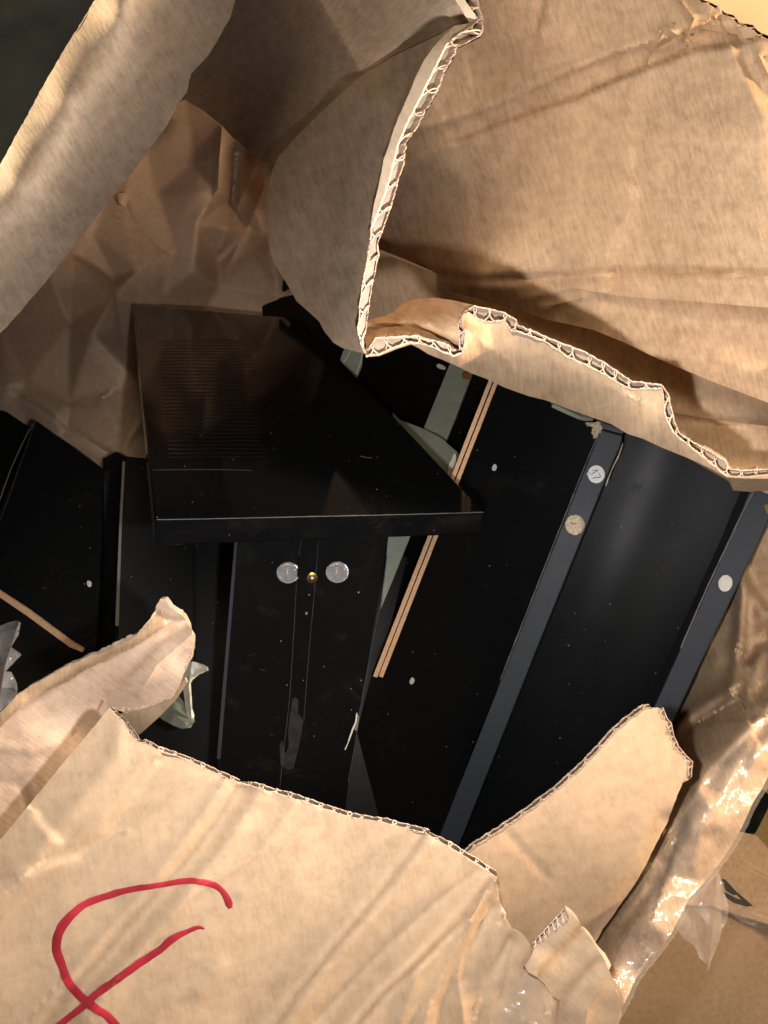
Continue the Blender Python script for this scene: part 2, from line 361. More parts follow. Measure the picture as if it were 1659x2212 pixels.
def fluting(A, B, parent, pitch=30, L=.011, tl=.0006, tw=.0005, seed=3, skew=.22, lean=(0, 0), mats=('cut', 'flute'), name='fluting', irregular=.25):
    """real corrugation between the two liner edges A and B, lists of (x, y, d)"""
    _, LA = resample(A, 2); n = int(LA / 3) + 2; a, _ = resample(A, n); b, _ = resample(B, n); r = np.random.default_rng(seed)
    A3, B3 = P(a[:, 0], a[:, 1], a[:, 2]), P(b[:, 0], b[:, 1], b[:, 2])
    ab = B3 - A3; w = np.linalg.norm(ab, axis=1, keepdims=True); T = ab / np.maximum(w, 1e-9)
    if callable(lean): lean = lean(a)
    inw = P(a[:, 0] + lean[0], a[:, 1] + lean[1], a[:, 2] + .05) - A3; inw /= np.linalg.norm(inw, axis=1, keepdims=True)
    a[:, :2] += np.stack([wob(np.arange(n) * 3., np.zeros(n), seed + 3, 26), wob(np.arange(n) * 3., np.zeros(n), seed + 4, 22)], 1) * 1.3
    b[:, :2] += np.stack([wob(np.arange(n) * 3., np.zeros(n), seed + 5, 26), wob(np.arange(n) * 3., np.zeros(n), seed + 6, 22)], 1) * 1.6
    A3, B3 = P(a[:, 0], a[:, 1], a[:, 2]), P(b[:, 0], b[:, 1], b[:, 2])
    tl = np.minimum(tl, w * .3) * (.75 + .5 * r.random((n, 1)))
    rag = .0010 * (wob(np.arange(n) * 3.0, np.zeros(n), seed, 20) + r.uniform(-.5, .5, n))[:, None]
    V1, F1 = ribbon(A3 + inw * rag, T, tl, L, inw); V2, F2 = ribbon(B3 + inw * rag[::-1], -T, tl, L, inw)
    m = n * 3; s = np.linspace(0, LA, m); jit = np.interp(s, np.arange(0, LA + 60, 30), r.uniform(-1, 1, len(np.arange(0, LA + 60, 30)))) * irregular * 2
    ph = 2 * math.pi * s / pitch + jit; c = .5 - .5 * np.cos(ph); c = np.clip((c - .5) * (1.0 + .22 * wob(s, 0 * s, seed + 7, pitch * 1.7)) + .5 + .10 * wob(s, 0 * s, seed + 8, pitch * .45), 0, 1)
    dt = skew * pitch * np.sin(ph); st = np.clip(s + dt, 0, LA); fi = st / LA * (n - 1)
    ia = np.clip(fi.astype(int), 0, n - 2); fr = (fi - ia)[:, None]
    Q = (A3[ia] * (1 - fr) + A3[ia + 1] * fr) * (1 - c[:, None]) + (B3[ia] * (1 - fr) + B3[ia + 1] * fr) * c[:, None]
    I = inw[ia]; tg = np.gradient(Q, axis=0); tg /= np.maximum(np.linalg.norm(tg, axis=1, keepdims=True), 1e-9); nn = np.cross(tg, I)
    Q = Q + I * (.0008 + .0007 * np.sin(ph * .37 + seed))[:, None]
    V3, F3 = ribbon(Q - nn * tw / 2, nn, tw, L, I)
    V4 = np.vstack([A3 + inw * L * .97, B3 + inw * L * .97]); F4 = [(i, i + 1, n + i + 1, n + i) for i in range(n - 1)]   # plate added behind the cells so they do not go black
    V = np.vstack([V1, V2, V3, V4]); k1, k2 = len(V1), len(V1) + len(V2); k3 = k2 + len(V3)
    faces = F1 + [tuple(i + k1 for i in f) for f in F2] + [tuple(i + k2 for i in f) for f in F3]
    mi = [0, 1, 1] * (len(faces) // 3) + [1] * len(F4); faces = faces + [tuple(i + k3 for i in f) for f in F4]
    uv = np.stack([V @ np.array([1, .3, 0]), V @ np.array([0, .7, .8])], 1)
    return link(name, V, faces, list(mats), mi, parent, uv, 50)
def with_d(line, f, off=0): 
    a = np.array(line, float); return [(x, y, d + off) for (x, y), d in zip(line, f(a[:, 0], a[:, 1]))]
def slab(name, poly, plane, thick, mat, parent=None, bevel=.0008, meta=None, dirn=None, cuts=0, bow=None, mats=None):
    """board: its face is the traced outline laid on a plane, extruded away from the viewer along the normal"""
    f = tps(plane); a = np.array(poly, float); V = P(a[:, 0], a[:, 1], f(a[:, 0], a[:, 1]))
    n = np.cross(V[1] - V[0], V[2] - V[0]); n /= np.linalg.norm(n)
    if n @ (V[0] - CL) < 0: n = -n
    e = n if dirn is None else dirn
    k = len(V); VV = np.vstack([V, V + e * thick])
    faces = [tuple(range(k)), tuple(range(2 * k - 1, k - 1, -1))] + [(i, k + i, k + (i + 1) % k, (i + 1) % k) for i in range(k)]
    import bmesh
    bm = bmesh.new(); vs = [bm.verts.new(v) for v in VV]
    for q in faces: bm.faces.new([vs[i] for i in q])
    bmesh.ops.recalc_face_normals(bm, faces=bm.faces)
    if bevel: bmesh.ops.bevel(bm, geom=list(bm.edges), offset=bevel, segments=3, profile=.6, affect='EDGES')
    bm.verts.index_update(); co = [v.co[:] for v in bm.verts]; fc = [[v.index for v in q.verts] for q in bm.faces]; bm.free()
    return link(name, co, fc, mat, None, parent, np.array(co)[:, :2], 0, meta)
def disc(name, x, y, rx, f, mat, parent, thick=.001, n=28, lift=.0004, tilt=0, ry=None, meta=None, dome=0, rough=0, seed=0, smooth=40):
    r = np.random.default_rng(seed); ry = ry or rx; V = []; rings = [(1, 0), (1, 1), (.82, 1 + dome * .6), (.45, 1 + dome)]
    for q, h in rings:
        for i in range(n):
            a = 2 * math.pi * i / n; rr = 1 + (r.uniform(-rough, rough) if rough else 0)
            ex, ey = rx * q * math.cos(a) * rr, ry * q * math.sin(a) * rr
            px, py = x + ex * math.cos(tilt) - ey * math.sin(tilt), y + ex * math.sin(tilt) + ey * math.cos(tilt)
            V.append(P(px, py, f(px, py)[0] - lift - thick * h))
    V.append(P(x, y, f(x, y)[0] - lift - thick * (1 + dome)))
    Fc = []
    for g in range(3):
        for i in range(n): j = (i + 1) % n; Fc.append((g * n + i, g * n + j, (g + 1) * n + j, (g + 1) * n + i))
    for i in range(n): Fc.append((3 * n + i, 3 * n + (i + 1) % n, 4 * n))
    V = np.array([np.ravel(v) for v in V])
    return link(name, V, Fc, mat, None, parent, V[:, :2], smooth, meta)
def stroke(name, line, width, f, mat, parent=None, lift=.0004, step=4, meta=None, seed=2, thick=.0002, vary=.18):
    """pen stroke or narrow strip that follows a surface"""
    a = np.array(line, float)
    # smooth the control line
    t = np.linspace(0, len(a) - 1, 8 * len(a)); k = np.clip(t.astype(int), 0, len(a) - 2); u = (t - k)[:, None]
    p0 = a[np.maximum(k - 1, 0)]; p1 = a[k]; p2 = a[k + 1]; p3 = a[np.minimum(k + 2, len(a) - 1)]
    s = .5 * (2 * p1 + (p2 - p0) * u + (2 * p0 - 5 * p1 + 4 * p2 - p3) * u ** 2 + (3 * p1 - p0 - 3 * p2 + p3) * u ** 3)
    _, LL = resample(s[:, :2], 2); n = max(3, int(LL / step)); s, _ = resample(s, n)
    tg = np.gradient(s[:, :2], axis=0); tg /= np.linalg.norm(tg, axis=1, keepdims=True); nr = np.stack([tg[:, 1], -tg[:, 0]], 1)
    r = np.random.default_rng(seed); wv = s[:, 2] if s.shape[1] > 2 else np.full(n, width)
    kk = 1 + vary * wob(np.arange(n) * step * 1.0, np.zeros(n), seed, 40)
    k2 = 1 + vary * wob(np.arange(n) * step * 1.0, np.zeros(n), seed + 5, 30)
    tp = np.clip(np.minimum(np.arange(n), n - 1 - np.arange(n)) * step / (np.maximum(wv, 1) * .5), .35, 1) ** .5
    L_ = s[:, :2] + nr * (wv * kk * tp / 2)[:, None]; R_ = s[:, :2] - nr * (wv * k2 * tp / 2)[:, None]; V = []
    for q in np.linspace(0, 1, 5):
        p = L_ * (1 - q) + R_ * q; V.append(P(p[:, 0], p[:, 1], f(p[:, 0], p[:, 1]) - lift - (thick if 0 < q < 1 else 0)))
    V = np.vstack(V); Fc = [(g * n + i, g * n + i + 1, (g + 1) * n + i + 1, (g + 1) * n + i) for g in range(4) for i in range(n - 1)]
    return link(name, V, Fc, mat, None, parent, V[:, :2], 60, meta)
# ------------------------------------------------------------------ the setting
def quad(name, pts, mat, kind=None, meta=None, thick=.01):
    V = np.array([P(*p) for p in pts]); n = np.cross(V[1] - V[0], V[2] - V[0]); n /= np.linalg.norm(n)
    if n @ (V[0] - CL) < 0: n = -n
    VV = np.vstack([V, V + n * thick]); k = len(V)
    o = link(name, VV, [tuple(range(k)), tuple(range(2 * k - 1, k - 1, -1))] + [(i, k + i, k + (i + 1) % k, (i + 1) % k) for i in range(k)], mat, None, None, VV[:, :2], 0, meta)
    if kind: o['kind'] = kind
    return o
fv = [(-4, -4, 0), (4, -4, 0), (4, 4, 0), (-4, 4, 0)]
link('floor', fv, [(0, 1, 2, 3)], 'floor', None, None, np.array(fv)[:, :2], 0)['kind'] = 'structure'
quad('wall', [(1300, -500, .70), (2300, -500, .62), (2300, 260, .60), (1300, 260, .68)], 'wall', 'structure')
sheet('dark_blanket', [(-300, -300), (360, -300), (290, 0), (150, 250), (40, 450), (-300, 760)],
      field(tps([(-200, -200, .60), (300, -200, .62), (-100, 500, .55)]), [([(-100, 60), (300, -50)], 'g', .01, 30)], [(5, 260, .03)], [(3, 200, .004)]), 'green', 'green', thick=.01, step=22,
      meta=('dark grey-green surface behind the curled cardboard flap at the top left corner', 'blanket'), smooth=60)

# ------------------------------------------------------------------ the torn cardboard box
box = thing('cardboard_box', 'large torn open brown corrugated cardboard box with red marker line and ragged flaps', 'cardboard box', (830, 1900, .6))

# left curled flap
f_l = field(tps([(205, 0, .371), (100, 180, .371), (0, 355, .371), (-100, 540, .371), (228, 0, .358), (118, 190, .358), (16, 366, .358), (258, 0, .348), (146, 208, .348), (40, 390, .348), (290, 0, .349), (175, 220, .349), (66, 410, .349), (350, 0, .368), (240, 234, .368), (120, 446, .368),
                 (508, 0, .445), (400, 205, .445), (230, 440, .44), (60, 655, .44), (-100, 800, .44), (300, -160, .371), (600, -150, .445), (352, -150, .348)]),
            [([(60, 620), (330, 230)], 'g', .0008, 9), ([(330, 110), (150, 400)], 'g', -.0006, 6)], [(8, 120, .0008)], [(2, 160, .0012)])
sheet('flap', [(300, -160), (205, 0), (160, 72), (110, 155), (50, 265), (0, 355), (-110, 530), (-150, 760), (-90, 800), (0, 722), (60, 655), (110, 595), (150, 545), (192, 490), (230, 440), (280, 380), (330, 315), (362, 268), (385, 225), (403, 200), (412, 160), (450, 120), (480, 70), (497, 40), (508, 0), (600, -150)],
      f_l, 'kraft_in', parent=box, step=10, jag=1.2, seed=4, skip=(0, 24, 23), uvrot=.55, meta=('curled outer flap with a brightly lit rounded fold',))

# folded flap in the middle: recessed upper panel
f_u = field(tps([(1000, -150, .33), (982, 0, .315), (1014, 45, .312), (954, 71, .325), (850, 120, .365), (745, 195, .42), (600, 340, .60), (505, 300, .90), (400, 210, .98), (330, 180, .96),
                 (508, 0, .66), (470, -150, .62), (640, 0, .50), (700, 150, .475), (600, 150, .62)]),
            [([(640, -140), (690, 0), (735, 80), (780, 150)], 'r', -.010, 26), ([(780, 150), (700, 185), (640, 190)], 'g', .003, 12)], [(12, 120, .003)], [(6, 130, .0015)])
up = sheet('folded_flap', [(470, -150), (1000, -150), (982, 0), (1000, 26), (1014, 45), (1013, 50), (982, 51), (954, 70), (920, 86), (850, 119), (780, 163), (745, 195), (705, 262), (662, 312), (630, 372), (560, 345), (505, 300), (480, 272), (440, 240), (400, 215), (330, 250), (240, 300), (330, 60)],
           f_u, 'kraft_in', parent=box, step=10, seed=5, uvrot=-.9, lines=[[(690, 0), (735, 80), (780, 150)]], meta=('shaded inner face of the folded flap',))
# its front fold, facing the viewer along the long corrugated edge
edgeA = [(1013, 50), (982, 57), (958, 78), (934, 104), (914, 134), (895, 174), (873, 226), (850, 280), (838, 320), (829, 345), (818, 400), (806, 450), (801, 490), (793, 560), (782, 613), (777, 663), (773, 705), (777, 740), (787, 764)]
f_m = field(tps([(1013, 50, .312), (934, 104, .302), (873, 226, .296), (829, 345, .292), (801, 490, .290), (782, 613, .292), (787, 764, .298), (745, 195, .40), (690, 260, .45), (600, 340, .55), (575, 450, .52), (578, 540, .475),
                 (610, 600, .45), (640, 650, .42), (720, 740, .34), (700, 450, .385), (740, 620, .33), (760, 350, .345), (850, 125, .355)]),
            [([(600, 560), (700, 690), (780, 765)], 'g', .004, 40)], [(21, 150, .0012)], [(9, 190, .0012), (10, 60, .0004)])
sheet('folded_flap', edgeA + [(760, 757), (740, 752), (720, 740), (700, 715), (690, 695), (665, 672), (640, 650), (625, 622), (605, 590), (590, 565), (583, 540), (578, 510), (575, 470), (577, 420), (585, 375), (600, 340), (640, 295), (690, 245), (745, 195), (780, 164), (850, 121), (920, 88), (954, 72), (982, 53)],
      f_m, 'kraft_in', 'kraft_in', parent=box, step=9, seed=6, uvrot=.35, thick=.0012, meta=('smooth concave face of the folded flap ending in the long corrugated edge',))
ORGm = bpy.data.objects['folded_flap.001']
# cream strip where the outer liner is torn back
bandL = [(1013, 50), (982, 57), (958, 78), (934, 104), (914, 134), (895, 174), (873, 226), (850, 280), (838, 320), (829, 345), (818, 400), (806, 450), (801, 490)]
bandR = [(802, 492), (812, 468), (822, 440), (838, 395), (850, 347), (859, 309), (869, 288), (885, 252), (908, 208), (927, 170), (947, 128), (965, 94), (1000, 69), (1017, 57), (1031, 43)]
f_b = field(tps([(1013, 50, .309), (934, 104, .299), (873, 226, .293), (829, 345, .289), (801, 490, .287), (1031, 43, .305), (965, 94, .294), (908, 208, .289), (859, 309, .286), (812, 468, .286)]), [], [(31, 40, .0006)])
sheet('peeled_liner', bandL + bandR, f_b, 'cream', 'cream', parent=ORGm, step=6, seed=8, jag=.8, thick=.0007, uvrot=.45, meta=('torn back strip of pale liner paper',))
f_b2 = field(tps([(960, -120, .318), (890, -120, .318), (900, 0, .318), (1022, 20, .306), (1013, 48, .309)]), [], [(31, 40, .0006)])
sheet('peeled_liner', [(930, -120), (983, 0), (1000, 26), (1013, 48), (1031, 43), (1022, 28), (1010, 10), (1004, 0), (960, -120)], f_b2, 'cream', 'cream', parent=up, step=6, seed=9, jag=.6, thick=.0007, meta=('torn back strip of pale liner paper at the top edge',))
A1 = [(1031, 43, .306), (1017, 57, .300), (1000, 69, .296), (965, 94, .2945), (947, 128, .293), (927, 170, .291), (908, 208, .290), (885, 252, .289), (869, 288, .288), (859, 309, .287), (850, 347, .287), (838, 395, .287), (822, 440, .287), (808, 475, .287), (802, 494, .287), (793, 560, .289), (782, 613, .290), (777, 663, .292), (773, 705, .294), (777, 740, .297), (787, 763, .299)]
B1 = [(1044, 43, .305), (1043, 66, .301), (1038, 78, .299), (1020, 87, .297), (989, 102, .295), (980, 122, .294), (961, 156, .292), (944, 201, .291), (925, 231, .290), (899, 280, .289), (877, 309, .288), (876, 332, .288), (873, 356, .288), (861, 390, .288), (845, 450, .288), (830, 490, .288), (817, 525, .289), (819, 547, .289), (807, 607, .291), (799, 652, .293), (793, 697, .295), (787, 735, .298)]
fluting(A1, B1, ORGm, pitch=57, L=.006, seed=3, skew=.27, tl=.0006, lean=lambda a: np.stack([-10 - 38 * np.clip((560 - a[:, 1]) / 80, 0, 1) - 75 * np.clip((420 - a[:, 1]) / 120, 0, 1), 20 + 0 * a[:, 1]]), irregular=.12)
fluting([(1004, -60, .318), (1000, 0, .312), (1010, 15, .309), (1024, 30, .307), (1031, 42, .306)], [(1030, -60, .316), (1033, 0, .310), (1036, 17, .308), (1041, 32, .306), (1044, 43, .305)], up, pitch=34, L=.012, seed=5, lean=(-110, 10))
# back liner of that fold, seen edge on and round the corner
def wallstrip(name, line, dd, shift, mat, parent, meta=None, thick=.0006, rows=5):
    a = np.array(line, float); V = []
    for q in np.linspace(0, 1, rows): V.append(P(a[:, 0] + shift[0] * q, a[:, 1] + shift[1] * q, a[:, 2] + dd * q))
    n = len(a); V = np.vstack(V); V2 = V + np.array([0, 0, -thick]); k = len(V)
    Fc = [(g * n + i, g * n + i + 1, (g + 1) * n + i + 1, (g + 1) * n + i) for g in range(rows - 1) for i in range(n - 1)]
    return link(name, np.vstack([V, V2]), Fc + [tuple(j + k for j in reversed(f)) for f in Fc], mat, None, parent, np.vstack([np.stack([V[:, 0], V[:, 2]], 1)] * 2), 40, meta)
bl = [(x, y, d + .0008) for x, y, d in B1]
wallstrip('liner', bl, .09, (-30, -15), 'kraft_in', ORGm)

# the lid at the upper right
dark_line = [(1280, 712), (1352, 741), (1400, 765), (1473, 797), (1554, 830), (1659, 870), (1800, 925)]
c1 = [(860, 345), (900, 325), (970, 300), (1000, 295), (1100, 255), (1180, 228), (1250, 205), (1330, 168), (1400, 140), (1500, 103), (1600, 90)]
c2 = [(900, 285), (965, 268), (1060, 235), (1150, 195), (1210, 168), (1330, 118), (1430, 92), (1520, 50)]
f_r = field(tps([(1700, -100, .345), (1420, -150, .37), (1050, -150, .41), (1010, 150, .455), (900, 300, .50), (850, 450, .62), (840, 560, .68), (900, 590, .60), (1000, 450, .50), (930, 480, .56), (1030, 610, .455), (1200, 600, .43), (1400, 590, .392), (1659, 595, .358), (1300, 350, .388), (1659, 300, .332), (1100, 0, .405), (1500, 20, .355),
                 (1500, 90, .355), (1400, 765, .405), (1554, 830, .395), (1659, 868, .39), (1800, 920, .385), (1060, 660, .49), (1180, 690, .45), (1800, 300, .34), (1800, 600, .36), (2300, 300, .345), (2750, 300, .35), (2300, 800, .37), (2800, 1100, .385)]),
            [(c1, 't', .0055, 8), (c1, 'g', .0030, 6), (c2, 't', -.0050, 8), (c2, 'r', -.0015, 8), ([(880, 580), (960, 597), (1030, 606), (1200, 600), (1350, 589), (1480, 588), (1659, 596), (1800, 600)], 'g', .0050, 10),
             ([(880, 580), (1030, 606), (1200, 600), (1350, 589), (1659, 596)], 'r', -.002, 30), ([(1370, 412), (1371, 445), (1358, 480), (1338, 512), (1322, 545), (1316, 585)], 't', .0022, 7),
             ([(1120, 645), (1240, 622), (1347, 640), (1480, 650), (1700, 668)], 'r', -.0035, 10), ([(1170, 665), (1240, 648), (1262, 640)], 'r', -.003, 6), ([(1590, 110), (1625, 180), (1659, 240)], 't', .004, 10), ([(1640, 120), (1659, 160)], 'r', -.005, 9),
             ([(1400, 130), (1440, 60), (1500, 100)], 'r', -.004, 8), ([(1170, 40), (1176, 10), (1190, -40)], 't', .002, 6), ([(975, 300), (1010, 395), (1020, 450)], 't', .0014, 12), ([(998, 120), (1010, 185)], 'r', -.0012, 3),
             ([(1200, 700), (1352, 735), (1470, 745), (1659, 790)], 't', .003, 16), ([(1410, 110), (1500, 60), (1590, 75)], 'r', .004, 9), ([(1480, 90), (1500, 40), (1470, 0)], 'r', -.004, 7), ([(1300, 655), (1500, 690), (1659, 700)], 'g', .0015, 14)],
            [(41, 130, .0030), (42, 46, .0012)], [(14, 240, .0022), (15, 70, .0004)])
lid = sheet('flap', [(1035, -150), (1380, -150), (1440, -60), (1500, 0), (1525, 8), (1550, 20), (1562, 34), (1580, 38), (1592, 55), (1620, 60), (1640, 78), (1659, 85), (1700, 120), (1800, 150), (1950, 190), (2300, 230), (2750, 240), (2800, 1150), (2400, 1080), (2000, 980)] + dark_line[::-1] +  # right end lengthened out of view to keep the side lamp off the inner flap
            [(1180, 690), (1100, 665), (1030, 645), (940, 622), (880, 600), (820, 575), (800, 520), (820, 420), (850, 330), (920, 200), (980, 90), (1020, 20)],
            f_r, 'kraft_lid', parent=box, step=8.5, seed=12, uvrot=.3, jag=.0, lines=[c1, c2], meta=('wide creased lid flap lit warm from the right',), smooth=60)
fluting([(1500, 0, .352), (1525, 8, .352), (1550, 20, .352), (1562, 34, .351), (1580, 38, .351), (1592, 55, .35), (1620, 60, .35), (1640, 78, .35), (1659, 85, .349), (1700, 120, .349)],
        [(1506, -5, .354), (1531, 3, .354), (1555, 15, .354), (1567, 28, .353), (1586, 33, .353), (1598, 49, .352), (1626, 54, .352), (1646, 72, .352), (1665, 79, .351), (1705, 114, .351)], lid, pitch=22, seed=8, irregular=.8, mats=('kraft_lid', 'kraft_lid'))
# walls of the box, mostly hidden under the flaps
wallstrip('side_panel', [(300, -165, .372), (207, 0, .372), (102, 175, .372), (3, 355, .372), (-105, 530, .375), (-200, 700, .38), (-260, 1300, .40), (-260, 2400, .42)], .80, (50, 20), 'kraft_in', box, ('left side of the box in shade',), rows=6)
wallstrip('side_panel', [(300, -250, .42), (1300, -250, .42), (1340, -250, .42)], .80, (-20, -20), 'kraft_in', box, ('added second far side of the box in shade',), rows=6)  # extra wall out of view, added to shut out the far lamp
wallstrip('side_panel', [(440, -420, .37), (300, -180, .372)], .80, (50, 20), 'kraft_in', box, rows=6)  # left wall lengthened past the corner, also against the far lamp
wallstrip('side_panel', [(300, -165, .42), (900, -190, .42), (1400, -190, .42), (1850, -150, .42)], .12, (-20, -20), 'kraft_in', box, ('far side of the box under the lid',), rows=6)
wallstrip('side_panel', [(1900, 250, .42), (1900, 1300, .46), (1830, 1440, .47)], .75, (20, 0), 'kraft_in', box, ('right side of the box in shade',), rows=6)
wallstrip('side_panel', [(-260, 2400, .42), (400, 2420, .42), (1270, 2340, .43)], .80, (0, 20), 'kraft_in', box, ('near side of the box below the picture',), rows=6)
# inner flap under the lid
f_i = field(tps([(780, 560, .60), (900, 600, .56), (1050, 680, .50), (1352, 760, .440), (1659, 880, .425), (1800, 1000, .42), (1659, 1020, .41), (1400, 950, .425), (1200, 850, .46), (800, 720, .62)]),
            [([(1440, 890), (1465, 894), (1500, 899), (1538, 906), (1600, 914), (1659, 921), (1760, 932)], 'r', -.0060, 6), ([(1500, 930), (1600, 925), (1659, 932)], 't', .003, 14), ([(1400, 800), (1520, 860), (1659, 905)], 'g', -.003, 26)], [(51, 90, .0022)], [(17, 150, .002)])
sheet('flap', [(760, 520), (900, 575), (1040, 630), (1280, 700), (1400, 755), (1554, 820), (1659, 860), (1800, 915), (1830, 1120), (1659, 1060), (1570, 1015), (1480, 950), (1400, 880), (1250, 820), (1100, 750), (900, 735), (760, 740)],
      f_i, 'kraft_lid', parent=box, step=10, seed=14, uvrot=.2, meta=('shaded creased flap tucked behind the ragged strip',), smooth=60)

# ragged strip hanging across the opening
lowA = [(791, 771, .301), (819, 766, .303), (859, 750, .306), (888, 741, .308), (917, 745, .310), (943, 754, .311), (979, 771, .311), (1001, 763, .311), (1007, 737, .312), (1004, 718, .313), (996, 697, .314), (1001, 679, .315), (1012, 676, .316), (1031, 689, .317), (1057, 697, .318), (1089, 693, .319), (1105, 716, .320), (1126, 718, .321), (1150, 729, .322), (1175, 737, .323), (1230, 775, .325), (1270, 792, .326), (1310, 812, .327), (1340, 832, .328), (1365, 842, .328), (1430, 840, .329), (1437, 902, .330), (1455, 937, .331), (1505, 977, .331), (1570, 1030, .332), (1610, 1032, .332), (1659, 1027, .332), (1760, 1015, .332)]
upB = [(795, 754, .303), (811, 729, .305), (856, 726, .307), (898, 724, .309), (925, 732, .310), (962, 740, .311), (980, 754, .3115), (991, 756, .312), (993, 732, .313), (988, 700, .314), (1004, 671, .316), (1025, 660, .318), (1057, 666, .319), (1089, 674, .320), (1115, 689, .321), (1118, 701, .3215), (1150, 713, .322), (1205, 737, .324), (1260, 757, .326), (1305, 782, .327), (1365, 822, .328), (1430, 830, .329), (1445, 852, .330), (1455, 902, .331), (1470, 937, .332), (1495, 952, .332), (1565, 992, .333), (1575, 1012, .333), (1610, 1015, .333), (1659, 1012, .333), (1760, 1002, .333)]
f_s = field(tps([(791, 771, .301), (888, 741, .308), (979, 771, .311), (1001, 679, .315), (1089, 693, .319), (1230, 775, .325), (1365, 842, .328), (1430, 840, .329), (1455, 937, .331), (1570, 1030, .332), (1760, 1015, .332),
                 (955, 777, .335), (1020, 807, .365), (1090, 837, .39), (1180, 865, .39), (1280, 902, .375), (1355, 937, .36), (1430, 967, .35), (1530, 1007, .337), (1200, 820, .352), (1300, 860, .347)]),
            [([(1010, 712), (1050, 745), (1100, 780), (1110, 800)], 'r', -.004, 8), ([(1060, 720), (1200, 770), (1340, 842), (1290, 845), (1200, 830)], 't', .0014, 14), ([(960, 760), (1020, 800)], 'g', .002, 8)], [(61, 70, .0008)], [(19, 110, .001)])
strip = sheet('torn_strip', [p[:2] for p in lowA] + [(1760, 1040), (1659, 1034), (1610, 1034), (1570, 1031), (1530, 1009), (1480, 987), (1430, 967), (1390, 948), (1355, 937), (1320, 916), (1280, 902), (1230, 884), (1180, 865), (1140, 855), (1090, 837), (1050, 818), (1020, 807), (985, 790), (955, 777), (925, 765), (905, 752), (888, 744), (859, 753), (819, 769)],
              f_s, 'kraft_lid', parent=box, step=7.5, seed=15, jag=.0, thick=.0008, uvrot=.1, meta=('ragged corrugated strip hanging across the opening',), smooth=60)
def strip_lean(a):
    k = np.clip((a[:, 0] - 985) / 30, 0, 1) * np.clip((1520 - a[:, 0]) / 60, 0, 1); return np.stack([10 * k, -40 + 100 * k])
fluting(lowA, upB, strip, pitch=35, L=.007, seed=11, skew=.27, tl=.0006, irregular=.45, lean=strip_lean)
f_t = field(tps([(795, 754, .305), (856, 726, .309), (925, 732, .312), (985, 756, .314), (990, 700, .316), (1025, 660, .320), (940, 640, .36), (870, 655, .37), (800, 690, .35), (900, 690, .335)]),
            [([(793, 716), (830, 706), (880, 703), (930, 718), (985, 752)], 'r', .012, 7), ([(793, 700), (850, 697), (880, 703)], 'r', -.004, 6), ([(890, 660), (870, 690)], 'r', -.003, 7), ([(915, 665), (925, 700)], 'r', -.0018, 6)], [(63, 45, .0012)])
sheet('torn_strip', [(791, 755), (786, 715), (790, 694), (808, 688), (830, 683), (845, 676), (856, 668), (870, 656), (885, 650), (900, 646), (940, 643), (975, 648), (1000, 654), (1025, 659), (1004, 671), (994, 685), (989, 700), (992, 730), (990, 757), (980, 755), (962, 741), (925, 733), (898, 725), (856, 727), (811, 730)],
      f_t, 'kraft_lid', parent=box, step=6, seed=16, thick=.0008, jag=.5, uvrot=1.2, meta=('buckled inner face of the ragged strip',), smooth=50)
wallstrip('liner', [(x, y, d + .0008) for x, y, d in upB[11:]], .05, (10, 46), 'kraft_lid', strip)

